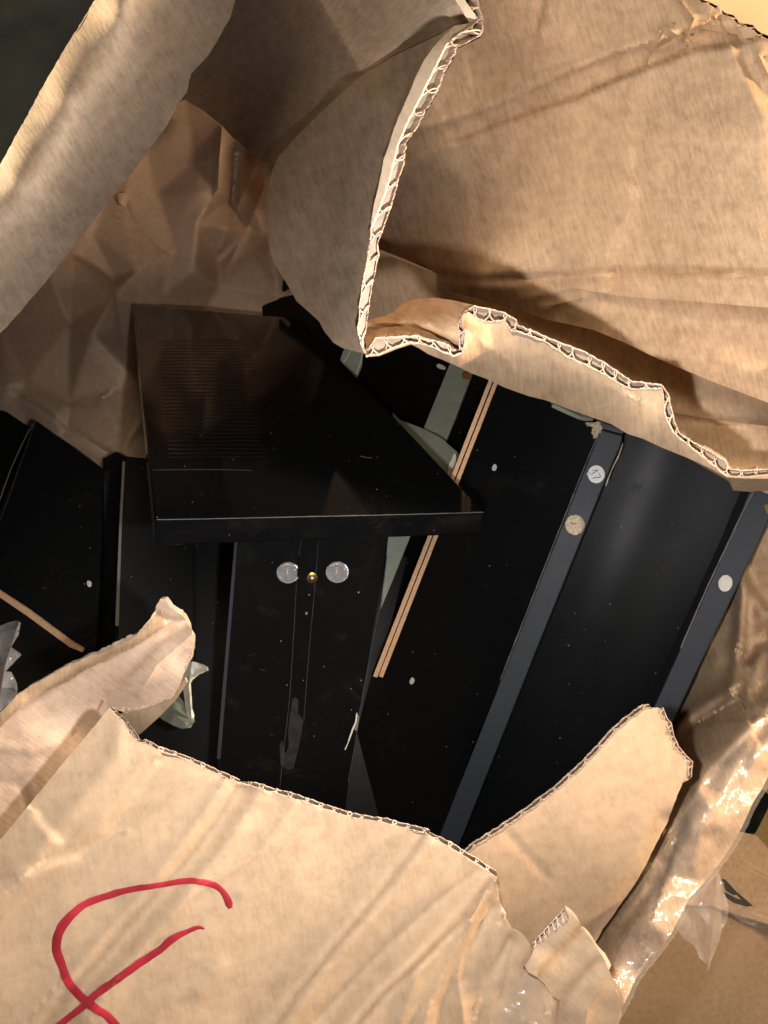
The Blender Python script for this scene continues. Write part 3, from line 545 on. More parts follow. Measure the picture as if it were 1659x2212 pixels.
# front panel with the marker line
topedge = [(235, 1531), (250, 1546), (262, 1556), (272, 1570), (282, 1590), (292, 1600), (303, 1606), (310, 1605), (345, 1622), (400, 1641), (460, 1668), (515, 1692), (545, 1700), (600, 1716), (640, 1727), (700, 1748), (760, 1767), (830, 1778), (880, 1791), (924, 1802), (960, 1825), (1000, 1849), (1040, 1874), (1067, 1893)]
rightedge = [(1072, 1903), (1077, 1920), (1079, 1948), (1090, 1974), (1097, 1992), (1108, 2009), (1119, 2014), (1132, 2022), (1140, 2033), (1151, 2048)]
f_f = field(tps([(829, 1770, .352), (0, 1815, .360), (235, 1531, .350), (0, 2300, .372), (829, 2300, .375), (1300, 2300, .392), (1075, 1905, .352), (1150, 2050, .365), (400, 2000, .358)]),
            [([(520, 1712), (440, 1830), (330, 1960), (200, 2110), (120, 2230)], 'g', .0070, 28), ([(470, 1700), (380, 1830), (270, 1960), (140, 2110)], 't', -.0020, 14), ([(575, 1715), (500, 1830), (390, 1960), (260, 2110)], 't', .0020, 12), ([(640, 1735), (560, 1840), (415, 1935), (300, 2060), (190, 2200)], 'r', -.0020, 12), ([(330, 1650), (290, 1700), (215, 1800), (0, 1975)], 't', .0032, 14),
             ([(829, 1775), (924, 1803), (830, 1925), (710, 2060), (590, 2230)], 't', .0001, 14), ([(915, 1806), (829, 1922), (720, 2050), (590, 2225)], 't', -.0045, 12), ([(930, 1825), (845, 1935), (735, 2062), (605, 2230)], 'g', -.0020, 14),
             ([(1064, 1905), (1000, 1985), (920, 2065), (829, 2146), (760, 2230)], 't', -.0065, 11), ([(1074, 1915), (1010, 2010), (975, 2080), (940, 2160), (930, 2230)], 't', .0055, 11), ([(1062, 1905), (970, 2010), (900, 2100), (860, 2230)], 'g', -.0025, 16),
             ([(1060, 1960), (1010, 2060), (1000, 2120)], 'r', .003, 10), ([(262, 1560), (250, 1640), (150, 1760), (40, 1880)], 'g', -.002, 24), ([(80, 1760), (110, 1800), (130, 1822), (100, 1850)], 't', .0015, 9), ([(350, 1625), (600, 1730), (540, 1760)], 'r', .0012, 18),
             ([(829, 1660), (500, 2060)], 'g', .0012, 24), ([(1020, 1990), (1000, 2060), (990, 2110), (1005, 2230)], 'r', -.0045, 12), ([(1100, 2030), (1060, 2110), (1030, 2220)], 'r', .0035, 12), ([(740, 1760), (660, 1860), (560, 1990), (430, 2140)], 'g', -.0012, 18),
             ([(690, 1752), (600, 1850), (520, 1930)], 'r', -.0016, 10), ([(0, 1905), (90, 1870), (170, 1850), (260, 1800)], 't', .0018, 9), ([(1030, 1880), (930, 1960), (800, 2080), (660, 2230)], 'r', .0016, 10),
             ([(1010, 1990), (960, 2090), (900, 2230)], 't', -.0022, 8), ([(1080, 2000), (1060, 2090), (1040, 2150)], 't', -.0026, 9), ([(560, 2230), (700, 2090)], 'r', -.0012, 8), ([(1110, 2040), (1095, 2110), (1085, 2160)], 'r', .0016, 7)],
            [(71, 180, .0012), (72, 60, .0006)], [(22, 260, .0010)])
front = sheet('front_panel', topedge + rightedge + [(1130, 2092), (1140, 2101), (1161, 2112), (1177, 2126), (1193, 2152), (1209, 2163), (1215, 2225), (1230, 2330), (-150, 2330), (-150, 1985), (0, 1815), (60, 1742), (130, 1656), (190, 1585)],
              f_f, 'kraft_out', parent=box, step=7, seed=18, jag=.6, thick=.0009, uvrot=.2, meta=('front panel of the box with a looped red marker line',), smooth=85)
for (s0, s1, off) in ((6, 12, 9), (11, 20, 11), (19, 24, 12)):
    a = topedge[s0:s1]; A = with_d(a, f_f, .0002); nx = .33; B = [(x + off * nx, y - off * (1 if i else .3), d + .0026) for i, (x, y, d) in enumerate(A)]
    fluting(A, B, front, pitch=33, L=.010, seed=20 + s0, tl=.0005, tw=.0006, irregular=.7, skew=.3, lean=(20, 70), mats=('peel', 'flute'))
fluting(with_d(topedge[:8], f_f, -.0003), [(244, 1529, .3525), (262, 1545, .3535), (274, 1556, .354), (286, 1572, .355), (297, 1586, .355), (303, 1597, .355), (311, 1601, .354), (318, 1601, .353)], front, pitch=20, L=.006, seed=31, irregular=.9)
# marker line
stroke('marker_line', [(498, 1962, 16.4), (492, 1945, 16.4), (480, 1925, 12.7), (462, 1912, 13.5), (432, 1905, 13.5), (398, 1903, 12.7), (345, 1912, 12.0), (280, 1922, 12.7), (240, 1933, 15.0), (190, 1950, 15.0), (160, 1972, 17.9), (132, 2005, 19.5), (122, 2045, 20.2), (133, 2085, 18.7), (150, 2125, 19.5), (172, 2150, 18.7), (205, 2178, 19.5), (232, 2195, 17.9), (270, 2240, 17.9)],
       20, f_f, 'red', front, meta=('long red marker stroke bending round like a hook',), lift=.0010)
stroke('marker_line', [(442, 2007, 3.0), (430, 2003, 8.3), (405, 2012, 10.4), (370, 2030, 16.4), (345, 2052, 15.0), (300, 2082, 16.4), (250, 2118, 16.4), (210, 2146, 16.4), (172, 2180, 15.0), (130, 2212, 13.5), (90, 2245, 13.5)],
       18, f_f, 'red', front, meta=('straighter red marker stroke crossing the first',), lift=.0013, seed=7)

# peeled panel to the left with its curled tip
f_p = field(tps([(-150, 1640, .415), (0, 1540, .410), (192, 1417, .400), (334, 1323, .385), (355, 1294, .382), (422, 1382, .385), (380, 1480, .392), (235, 1524, .418), (0, 1815, .430), (-150, 1985, .43), (100, 1620, .415), (300, 1450, .395)]),
            [([(0, 1562), (60, 1520), (150, 1462), (240, 1412), (330, 1370), (405, 1335)], 't', -.0034, 6), ([(240, 1500), (300, 1440), (345, 1390), (412, 1352)], 't', .0036, 10), ([(300, 1500), (340, 1435), (415, 1370)], 'r', -.003, 8),
             ([(0, 1580), (100, 1570), (190, 1545), (230, 1560)], 't', .0014, 10), ([(-20, 1610), (70, 1620), (150, 1596), (210, 1560)], 'g', -.0018, 12), ([(334, 1323), (360, 1340), (400, 1340)], 'r', .003, 8), ([(-60, 1700), (40, 1690), (60, 1740)], 'r', .002, 14)],
            [(81, 110, .0040), (82, 44, .0012)], [(25, 160, .0015)])
tl_ = [(-150, 1622), (0, 1540), (40, 1497), (90, 1468), (132, 1443), (192, 1417), (231, 1405), (274, 1385), (294, 1370), (311, 1352), (325, 1335), (334, 1323), (340, 1305), (346, 1294), (355, 1294), (367, 1309), (382, 1322), (397, 1333), (410, 1356), (420, 1370), (422, 1384), (417, 1405), (413, 1422), (397, 1452), (390, 1470), (384, 1490), (374, 1507), (344, 1514), (311, 1528), (271, 1538), (235, 1524)]
pp = sheet('peeled_panel', tl_ + [(250, 1560), (200, 1640), (80, 1790), (0, 1860), (-150, 2040)], f_p, 'peel', parent=box, step=8, seed=21, jag=1.3, skip=(30, 31, 32, 33, 34), thick=.003, uvrot=1.0, meta=('peeled pale inner ply with a curled torn tip',), smooth=50)
f_p2 = field(f_p, [], [(84, 22, .0008)])
sheet('torn_ply', [(0, 1541), (40, 1498), (90, 1469), (132, 1444), (192, 1418), (231, 1406), (274, 1386), (300, 1368), (330, 1336), (346, 1320), (358, 1352), (300, 1392), (240, 1424), (190, 1442), (150, 1472), (100, 1492), (50, 1520), (0, 1572)], lambda x, y: f_p2(x, y) - .0014, 'kraft_lid', 'cut', parent=pp, step=6, seed=22, jag=1.6, thick=.0007, meta=('darker ragged ply along the torn upper edge',), smooth=40)
f_u2 = field(tps([(271, 1538, .409), (374, 1511, .396), (301, 1586, .432), (235, 1524, .418), (344, 1514, .400)]), [], [(85, 50, .0008)])
under = sheet('torn_ply', [(271, 1538), (311, 1528), (344, 1514), (374, 1508), (400, 1465), (405, 1475), (380, 1512), (345, 1548), (318, 1572), (301, 1587), (288, 1575), (272, 1560), (256, 1545)], f_u2, 'kraft_out', parent=pp, step=6, seed=23, thick=.0008, meta=('grey underside of the curled tip',))
fluting([(418, 1400, .384), (410, 1425, .386), (396, 1455, .389), (386, 1485, .392), (374, 1507, .395), (345, 1517, .400), (311, 1530, .404), (271, 1540, .409), (240, 1528, .414)], [(400, 1392, .386), (392, 1420, .388), (382, 1448, .391), (372, 1474, .394), (360, 1494, .397), (338, 1503, .401), (306, 1515, .406), (274, 1526, .411), (248, 1519, .416)], pp, pitch=15, L=.006, seed=25, irregular=.8, tw=.0008)

# torn flap on the right side of the opening
oe = [(1000, 1838), (1020, 1820), (1060, 1795), (1105, 1765), (1150, 1733), (1200, 1695), (1255, 1645), (1290, 1608), (1317, 1578), (1349, 1549), (1386, 1522), (1401, 1521)]
f_g = field(tps([(1000, 1850, .392), (1150, 1740, .388), (1401, 1525, .385), (1488, 1646, .396), (1441, 1779, .402), (1366, 1918, .415), (1280, 2030, .440), (1050, 1950, .412), (1250, 1800, .396)]),
            [([(1094, 1800), (1130, 1840), (1180, 1892)], 'g', .0010, 10), ([(1441, 1779), (1400, 1870), (1331, 1967), (1270, 2040)], 'g', .008, 22)], [(91, 160, .0014)], [(27, 200, .0012)])
oi = [(x + 7, y + 9) for x, y in oe]
tf = sheet('torn_flap', oi + [(1406, 1531), (1423, 1530), (1431, 1551), (1441, 1563), (1446, 1588), (1455, 1610), (1470, 1630), (1488, 1646), (1485, 1680), (1475, 1690), (1463, 1719), (1441, 1779), (1418, 1821), (1396, 1868), (1366, 1918), (1331, 1967), (1300, 2010), (1275, 2060), (1200, 2110), (1120, 2090), (1050, 2000), (990, 1900), (975, 1855)],
           f_g, 'kraft_out', parent=box, step=9, seed=24, jag=.7, skip=tuple(range(12)), thick=.0010, uvrot=.3, meta=('plain torn flap leaning over the right end of the opening',), smooth=60)
fluting([(x + 7, y + 9, d - .0003) for x, y, d in with_d(oe, f_g)], [(x, y, d + .001) for x, y, d in with_d(oe, f_g)], tf, pitch=44, L=.010, seed=26, tl=.0006, tw=.0006, irregular=.5, lean=(30, 40), mats=('kraft_in', 'kraft_in'))
rg = [(1423, 1530), (1431, 1551), (1441, 1563), (1446, 1588), (1455, 1610), (1470, 1630), (1488, 1646), (1485, 1680), (1475, 1690)]
fluting(with_d(rg, f_g, -.0004), [(x + 9, y - 2, d + .002) for x, y, d in with_d(rg, f_g)], tf, pitch=13, L=.004, seed=28, irregular=1.0)
# small torn tab in front, its corrugation facing up
f_tab = field(tps([(1151, 2050, .358), (1225, 1968, .352), (1330, 2130, .362), (1330, 2230, .372), (1140, 2100, .361)]), [([(1254, 2006), (1210, 2050), (1164, 2100)], 't', .003, 8), ([(1320, 2090), (1270, 2180), (1260, 2240)], 'r', -.003, 10), ([(1290, 2080), (1230, 2150), (1215, 2240)], 'g', .002, 14)], [(95, 70, .0018)], [(30, 90, .001)])
tab = sheet('torn_tab', [(1153, 2052), (1190, 2020), (1227, 1993), (1228, 1978), (1222, 1965), (1236, 1974), (1251, 1993), (1278, 2030), (1304, 2070), (1328, 2122), (1330, 2140), (1341, 2162), (1344, 2180), (1331, 2210), (1320, 2330), (1200, 2330), (1206, 2200), (1209, 2162), (1193, 2152), (1177, 2125), (1161, 2111), (1140, 2100), (1133, 2088), (1150, 2062)],
            f_tab, 'kraft_out', parent=box, step=7, seed=29, jag=.6, thick=.003, uvrot=.8, meta=('small torn tab with its corrugation showing on top',), smooth=50)
fluting([(1153, 2051, .3575), (1190, 2020, .355), (1227, 1993, .352)], [(1151, 2036, .359), (1186, 1998, .356), (1218, 1962, .353)], tab, pitch=13, L=.006, seed=30, tl=.0005, tw=.0006, irregular=.4, mats=('peel', 'flute'))
# corner of the box: inner wall, rolled rim and outer side
sil = [(1800, 1440), (1700, 1605), (1659, 1677), (1647, 1702), (1627, 1733), (1603, 1786), (1579, 1829), (1565, 1850), (1541, 1881), (1516, 1912), (1490, 1940), (1476, 1966), (1450, 2017), (1407, 2070), (1373, 2115), (1354, 2157), (1328, 2207), (1270, 2330)]
f_c = field(tps([(1800, 1440, .455), (1659, 1677, .440), (1579, 1829, .430), (1490, 1940, .425), (1373, 2115, .420), (1270, 2330, .42), (1630, 1640, .425), (1540, 1790, .418), (1400, 1990, .412), (1320, 2120, .410),
                 (1590, 1600, .448), (1500, 1720, .432), (1440, 1840, .436), (1330, 2010, .446), (1250, 2150, .45), (1440, 1600, .585), (1540, 1480, .575), (1650, 1300, .56), (1640, 1100, .57), (1800, 1000, .56), (1800, 1300, .52), (1500, 1400, .61), (1240, 2050, .50)]),
            [([(1600, 1240), (1606, 1262), (1603, 1300), (1600, 1367), (1592, 1430), (1587, 1466), (1580, 1490)], 'g', -0.0160, 15), ([(1585, 1485), (1565, 1498), (1530, 1520), (1495, 1541), (1466, 1566)], 'g', -0.0096, 14), ([(1590, 1490), (1560, 1512), (1520, 1545), (1500, 1560)], 'g', 0.0064, 10),
             ([(1600, 1240), (1640, 1290), (1659, 1310)], 't', .010, 12), ([(1629, 1293), (1640, 1320)], 'g', -0.0064, 17), ([(1613, 1440), (1608, 1480), (1612, 1506), (1630, 1522), (1657, 1528)], 'g', -0.0112, 14), ([(1610, 1420), (1659, 1380)], 'g', .010, 14),
             ([(1640, 1400), (1632, 1450), (1618, 1500)], 'g', -0.0080, 12), ([(1680, 1530), (1620, 1580), (1577, 1620), (1520, 1690), (1450, 1800)], 't', .004, 9), ([(1500, 1330), (1560, 1400), (1590, 1480)], 't', .006, 16), ([(1440, 1600), (1490, 1570), (1505, 1680), (1470, 1790)], 't', -.006, 14),
             ([(1650, 1570), (1610, 1650), (1560, 1760), (1530, 1810)], 'g', 0.0018, 12), ([(1470, 1800), (1420, 1900), (1340, 2010)], 'g', .004, 14), ([(1500, 1450), (1560, 1430), (1600, 1380)], 'g', -0.0040, 17), ([(1510, 1640), (1502, 1700), (1530, 1740)], 'g', -0.0032, 15)],
            [(101, 70, .009), (102, 34, .0020)], [(33, 60, .0012)])
inner = [(1250, 2160), (1225, 2120), (1240, 2040), (1300, 1960), (1380, 1860), (1430, 1740), (1430, 1600), (1420, 1560), (1480, 1420), (1560, 1230), (1630, 1060), (1700, 980), (1800, 900)]
corner = sheet('corner_panel', sil + inner, f_c, 'kraft_lid', parent=box, step=6, seed=34, thick=.004, uvrot=.4, smooth=75, meta=('crumpled corner of the box covered in clear tape',))
wallstrip('side_panel', [(x - 4, y - 3, d + .003) for (x, y, d) in with_d(sil, f_c)], .55, (-60, -60), 'kraft_lid', box, ('outer side of the box going down to the floor',), rows=8)
# clear tape and film on the corner, front and hanging shreds
cov = sil[1:] + [(1215, 2330), (1260, 2230), (1310, 2120), (1345, 2040), (1400, 1950), (1440, 1850), (1470, 1770), (1530, 1680), (1577, 1612), (1640, 1555), (1700, 1520)]
f_cf = field(lambda x, y: f_c(x, y) - .0016, [], [(111, 40, .0028), (112, 15, .0012)])
sheet('clear_tape', cov, f_cf, 'film', 'film', parent=corner, step=6, seed=35, jag=1.5, thick=.00015, smooth=22, meta=('wrinkled glossy clear tape along the box corner',))
rim_o = [(x + (9 if 1570 < y < 2230 else 3), y + 5) for x, y in sil[2:-1]]
sheet('clear_tape', [(x - 3, y - 2) for x, y in sil[2:-1]] + rim_o[::-1], tps([(1659, 1677, .437), (1490, 1940, .422), (1328, 2207, .417)]), 'film_loose', 'film_loose', parent=corner, step=5, seed=36, jag=1.4, thick=.0006, smooth=25, meta=('milky rim of film along the edge',))
f_ft = field(lambda x, y: f_f(x, y) - .0012, [], [(113, 18, .0040), (114, 9, .0016)])
sheet('clear_tape', [(1132, 2104), (1142, 2103), (1161, 2114), (1177, 2128), (1193, 2154), (1207, 2168), (1203, 2195), (1235, 2215), (1265, 2330), (975, 2330), (1058, 2212), (1080, 2184), (1108, 2140)], f_ft, 'film', 'film', parent=front, step=5, seed=37, jag=1.0, thick=.00015, smooth=20, meta=('crinkled clear tape at the bottom of the front panel',))
hang = sheet('hanging_film', [(1547, 1878), (1556, 1890), (1562, 1915), (1574, 1958), (1571, 1992), (1560, 2008), (1555, 2030), (1539, 2068), (1531, 2097), (1522, 2100), (1530, 2085), (1512, 2070), (1500, 2042), (1478, 2030), (1463, 2008), (1458, 1985), (1478, 1962), (1500, 1935), (1525, 1905)],
             field(tps([(1547, 1878, .435), (1470, 1980, .43), (1571, 1992, .45), (1525, 2100, .46)]), [([(1550, 1885), (1545, 1960), (1530, 2095)], 'r', -.010, 7), ([(1540, 1890), (1500, 1980), (1515, 2060)], 'r', .008, 8), ([(1556, 1900), (1560, 2000)], 'r', .006, 5)], [(121, 26, .010)]),
             'film_loose', 'film_loose', parent=corner, step=5, seed=38, jag=.8, thick=.0002, smooth=25, meta=('torn shred of clear film hanging off the corner',))
sheet('hanging_film', [(-60, 1330), (0, 1352), (18, 1345), (36, 1340), (45, 1345), (40, 1372), (24, 1398), (46, 1414), (26, 1436), (12, 1450), (25, 1452), (36, 1475), (38, 1490), (36, 1505), (0, 1535), (-60, 1560)],
      field(tps([(-60, 1330, .40), (45, 1345, .385), (-40, 1530, .40)]), [([(40, 1345), (10, 1440), (0, 1500)], 'r', -.008, 8), ([(0, 1400), (46, 1414)], 'r', .006, 6)], [(123, 24, .012), (124, 12, .003)]),
      'film_loose', 'film_loose', parent=pp, step=5, seed=39, thick=.0002, smooth=22, meta=('jagged shred of clear film at the left edge',))

# ------------------------------------------------------------------ crumpled wrapping paper in the depth of the box
pa = [(100, 560, .92), (300, 270, 1.04), (400, 200, 1.06), (481, 274, 1.00), (502, 295, 1.02), (478, 334, .965), (471, 414, .96), (428, 483, .985), (380, 539, 1.00), (246, 640, .93), (160, 555, .97), (243, 600, .99), (262, 440, .99),
      (450, 610, 1.03), (508, 328, 1.10), (576, 343, 1.06), (573, 393, 1.03), (556, 453, 1.06), (573, 509, 1.08), (585, 542, 1.04), (547, 551, 1.08), (500, 430, 1.13), (470, 560, 1.12), (540, 500, 1.10), (288, 661, .97), (300, 720, .98), (660, 688, 1.06), (603, 640, 1.05), (632, 622, 1.03), (648, 684, 1.06), (603, 672, 1.07),
      (640, 600, 1.1), (475, 620, 1.07), (420, 580, .99), (300, 580, .96), (350, 640, 1.01), (58, 823, .90), (200, 723, .86), (19, 832, .885), (36, 860, .895), (251, 981, .83), (226, 997, .845), (240, 960, .84), (268, 968, .83), (303, 906, .835), (324, 1045, .85), (0, 887, .90), (-150, 830, .95), (222, 1010, .85), (0, 700, .96), (-150, 600, 1.0),
      (330, 700, .97), (700, 760, 1.15), (600, 250, 1.2), (700, 450, 1.2), (360, 1100, .88), (360, 900, .89), (150, 700, .91), (150, 860, .90), (70, 940, .90), (420, 700, 1.1), (420, 350, 1.01), (340, 420, 1.01), (200, 500, .98), (300, 830, .87), (140, 940, .875), (120, 900, .865)]
t_a, t_b = tin(pa, soft=6), tin(pa, soft=45)
f_w = field(lambda x, y: t_a(x, y) * .8 + .2 * t_b(x, y), [([(160, 552), (205, 578), (235, 600), (243, 622), (246, 643)], 't', .010, 6), ([(480, 274), (474, 340), (471, 414)], 'r', -.008, 5), ([(270, 440), (290, 480), (330, 520), (380, 560)], 'r', .004, 4),
                      ([(556, 345), (520, 430), (475, 540)], 'r', -.010, 6), ([(573, 400), (540, 480), (490, 580)], 'r', -.008, 6), ([(30, 845), (120, 905), (245, 985)], 'r', .006, 5), ([(160, 875), (205, 880), (215, 865), (240, 900)], 't', .003, 6)], [(131, 110, .005), (132, 45, .002)], [(41, 130, .004)])
paper_o = [(-150, 520), (0, 440), (100, 300), (200, 120), (330, 40), (470, 60), (620, 180), (740, 350), (740, 760), (560, 800), (420, 760), (380, 900), (380, 1120), (324, 1045), (268, 997), (251, 983), (238, 988), (222, 1011), (170, 972), (120, 938), (76, 907), (66, 922), (30, 903), (13, 890), (0, 886), (-150, 860)]
pw = sheet('wrapping_paper', paper_o, f_w, 'kraft_paper', parent=None, step=5.5, seed=42, thick=.0008, smooth=50, uvrot=.3,
      meta=('crumpled dark brown paper lining the deep left corner behind the glossy black board', 'paper'))
# torn white bits on the paper
for (x, y, rx, ry, s) in ((257, 465, 9, 6, 1), (265, 430, 10, 14, 2)):
    disc('paper_scrap', x, y, rx, f_w, 'peel' if s == 2 else 'kraft_out', pw, thick=.004, ry=ry, rough=.35, seed=s, n=14)

# ------------------------------------------------------------------ black furniture boards
top_pl = [(335, 1125, .42), (1048, 1108, .50), (287, 661, .915)]
ttop = thing('lacquered_board', 'glossy black furniture top lying slanted in the middle of the open box', 'furniture panel', (690, 1120, .47))
tp = slab('panel', [(335, 1125), (1048, 1108), (650, 688), (287, 659)], top_pl, .0155, 'gloss', ttop, .0011)
f_top = tps(top_pl)
for i in range(34):                                       # fine raised lines across the far left of the top
    y = 752 + i * (988 - 752) / 33 * (1 - .18 * (33 - i) / 33) ; y = 735 + 252 * (i / 33) ** 1.12
    x0 = 340 + (y - 740) * .10; x1 = 548 + (y - 740) * .08
    pts = [(x0 + (x1 - x0) * t, y + 1.0 * math.sin(t * 9 + i)) for t in np.linspace(0, 1, 5)]
    stroke('ridge_scratch', pts, 2.2, f_top, 'satin', ttop, lift=.0001, step=30, thick=.00035, seed=i)
stroke('ridge_scratch', [(330, 1015), (450, 1014), (545, 1016)], 2.0, f_top, 'edge', ttop, lift=.00005, thick=.0002, step=20)
stroke('edge_highlight', [(338, 1122.5), (500, 1119.5), (700, 1115), (900, 1110.5), (1045, 1106.5)], 1.8, f_top, 'edge_dim', ttop, lift=.0001, thick=.0002, step=6, vary=.8)  # bright highlight along the front edge, painted as a thin grey stroke
stroke('ridge_scratch', [(778, 985), (790, 988), (803, 989)], 1.2, f_top, 'edge_dim', ttop, lift=.00005, thick=.0001)

# board with the cam locks
db_pl = [(515, 1165, .545), (840, 1160, .560), (470, 1645, .60)]
db = thing('drilled_board', 'upright black board with two round metal cam locks and a brass screw', 'furniture panel', (620, 1650, .6))
f_db = tps(db_pl)
slab('panel', [(519, 1100), (850, 1100), (838, 1165), (752, 1700), (735, 1850), (452, 1850), (470, 1645)], db_pl, .016, 'matt', db, .0010)
slab('edge_band', [(512, 1100), (519, 1100), (476, 1640), (468, 1640)], [(x, y, d - .0012) for x, y, d in db_pl], .010, 'edge', db, .0004)  # lit side edge of the board, its brightness put into a greyer colour
stroke('seam', [(651, 1165), (642, 1240), (636, 1340), (626, 1500), (615, 1600), (604, 1700)], 1.8, f_db, 'edge', db, lift=.0001, thick=.00025, vary=.6, seed=3)
stroke('seam', [(688, 1165), (680, 1270), (668, 1400), (656, 1560)], 1.6, f_db, 'edge', db, lift=.0001, thick=.0002, vary=.6, seed=4)
stroke('seam', [(836, 1200), (822, 1300), (795, 1440), (778, 1530), (768, 1600), (752, 1690)], 2.6, f_db, 'edge', db, lift=.0003, thick=.0003, vary=.7, seed=5)
def cam_lock(x, y, cut):
    c = disc('cam_lock', x, y, 24, f_db, 'zinc', db, thick=.0012, lift=.0002, tilt=-.3, ry=22.5, seed=int(x))
    V = []
    n = 40                                            # raised rim
    for i in range(n):
        a = 2 * math.pi * i / n
        for rr, h in ((24.5, .0013), (24.5, .0022), (22.2, .0024), (22.0, .0013)):
            q = P(x + rr * math.cos(a), y + rr * .94 * math.sin(a), f_db(x, y)[0] - h - .0002); V.append(np.ravel(q))
    Fc = [(i * 4 + k, ((i + 1) % n) * 4 + k, ((i + 1) % n) * 4 + k + 1, i * 4 + k + 1) for i in range(n) for k in range(3)]
    link('rim', np.array(V), Fc, 'zinc', None, c, np.array(V)[:, :2], 50)
    fl = lambda a, b: f_db(a, b) - .0016
    stroke('slot', [(x - 1, y - 10), (x - 2, y + 4)], 4.6, fl, 'chip', c, thick=.0005)
    stroke('slot', [(x - 1, y + 7), (x - 6, y + 17)], 3, fl, 'zinc', c, thick=.0007)
    stroke('slot', [(x - 14, y - 11), (x, y - 16), (x + 13, y - 11), (x + 20, y - 5)], 2.6, fl, 'zinc', c, thick=.0009)
    stroke('slot', [(x + 14, y - 5), (x + 19, y - 7)], 3.2, fl, 'white', c, thick=.0004)
    return c
cam_lock(622, 1237, True); cam_lock(728.5, 1236, False)
slab('edge_band', [(643.5, 1205), (648, 1205), (645, 1268), (641, 1268)], [(x, y, d - .0046) for x, y, d in db_pl], .004, 'matt', db, .0003)
sc = disc('brass_screw', 674.5, 1248.5, 11.5, f_db, 'brass', db, thick=.0016, lift=.0002, dome=.4)
stroke('slot', [(668, 1244), (681, 1253)], 2.6, lambda a, b: f_db(a, b) - .0030, 'ink', sc, thick=.0002); stroke('slot', [(671, 1254), (678, 1243)], 2.6, lambda a, b: f_db(a, b) - .0030, 'ink', sc, thick=.0002)
disc('chipped_spot', 674.5, 1248.5, 3.2, lambda a, b: f_db(a, b) - .0030, 'white', db, thick=.0003, n=10)
sheet('tape_scrap', [(632, 1510), (640, 1506), (645, 1515), (643, 1540), (650, 1548), (655, 1555), (652, 1580), (644, 1620), (634, 1660), (622, 1662), (606, 1652), (604, 1610), (610, 1600), (616, 1630), (624, 1612), (622, 1580), (626, 1550)],
      field(lambda x, y: f_db(x, y) - .002, [], [(141, 16, .0016)]), 'tape_dark', 'tape_dark', parent=db, step=5, seed=44, thick=.0002, smooth=25, meta=('dull worn strip of clear tape stuck low on the board',))
stroke('tape_scrap', [(771, 1540), (768, 1560), (760, 1580), (752, 1604), (745, 1620)], 3, f_db, 'foam_white', db, lift=.002, vary=.5, seed=6, meta=('thin pale curl of peeled film',))
stroke('tape_scrap', [(773, 1545), (768, 1578)], 7, f_db, 'edge_dim', db, lift=.001, vary=.4, seed=8)
for i, (x, y, s) in enumerate(((610, 1240, 1.2), (662, 1325, 3), (588, 1215, 1.2), (607, 1385, 1.5), (700, 1440, 1), (780, 1470, 1.4), (668, 1285, 1.6), (678, 1590, 1.2), (620, 1480, 1.4), (655, 1470, 1))):
    disc('dust_spot', x, y, s, f_db, 'edge_dim', db, thick=.0001, n=8, rough=.3, seed=i)

# upright shelves with charcoal front edges; large dark faces between them
bar_pl = [(1320, 935, .575), (1240, 1135, .585), (1659, 1100, .545)]
pan_pl = [(1380, 1080, .635), (1340, 1600, .648), (1040, 1080, .679)]
def rail(name, label, outline, pts_pl, mat='edge'):
    t = thing(name, label, 'furniture panel', outline[2] + (.62,))
    slab('front_edge', outline, pts_pl, .045, mat, t, .0012)
    return t
b1 = rail('shelf_board', 'black shelf board on edge with round white number sticker near its chipped top corner', [(1297, 928), (1345, 941), (1340, 965), (1325, 996), (1262, 1150), (1152, 1420), (1035, 1716), (990, 1830), (945, 1815), (1060, 1525), (1160, 1268), (1262, 1015)], bar_pl)
f_b1 = tps(bar_pl); f1 = lambda x, y: f_b1(x, y)
slab('front_edge', [(1286, 905), (1348, 928), (1346, 939), (1298, 926)], [(x, y, d + .002) for x, y, d in bar_pl], .03, 'edge', b1, .0012, ('darker end of the board under the cardboard strip',))
st = disc('number_sticker', 1288, 1024.5, 18.2, f1, 'white', b1, thick=.0003, lift=.0001, ry=19.2, tilt=.1, n=40)
for ln in ([(1279.2, 1016.5, 1.0), (1284, 1016, 1.3), (1292, 1015.6, 1.5)], [(1292, 1015.6, 1.5), (1285, 1020, 1.5), (1277, 1025, 1.2)], [(1293.8, 1021.5, 1.2), (1296, 1026.5, 1.4), (1297.4, 1031, 1.5)], [(1297.4, 1031, 1.5), (1287, 1031.5, 1.7), (1279.5, 1033.6, 1.4)]):
    stroke('digit_stroke', ln, 1.4, f1, 'ink', st, lift=.0006, step=1.5, thick=.0001, vary=.1)
disc('sticker_tear', 1272.5, 1023, 4.5, lambda a, b: f1(a, b) - .0004, 'foam_white', st, thick=.0006, rough=.4, n=10, seed=3, ry=3)
disc('cam_hole', 1242, 1134, 20.5, f1, 'chip', b1, thick=.0006, lift=.0001, ry=21.5, rough=.04, n=36, seed=5)
stroke('splinter', [(1232, 1128), (1240, 1133), (1246, 1131)], 2, lambda a, b: f1(a, b) - .0008, 'ink', b1, thick=.0002)
stroke('splinter', [(1252, 1117), (1258, 1128), (1259, 1143), (1253, 1150)], 2.5, lambda a, b: f1(a, b) - .0007, 'tan', b1, thick=.0004)
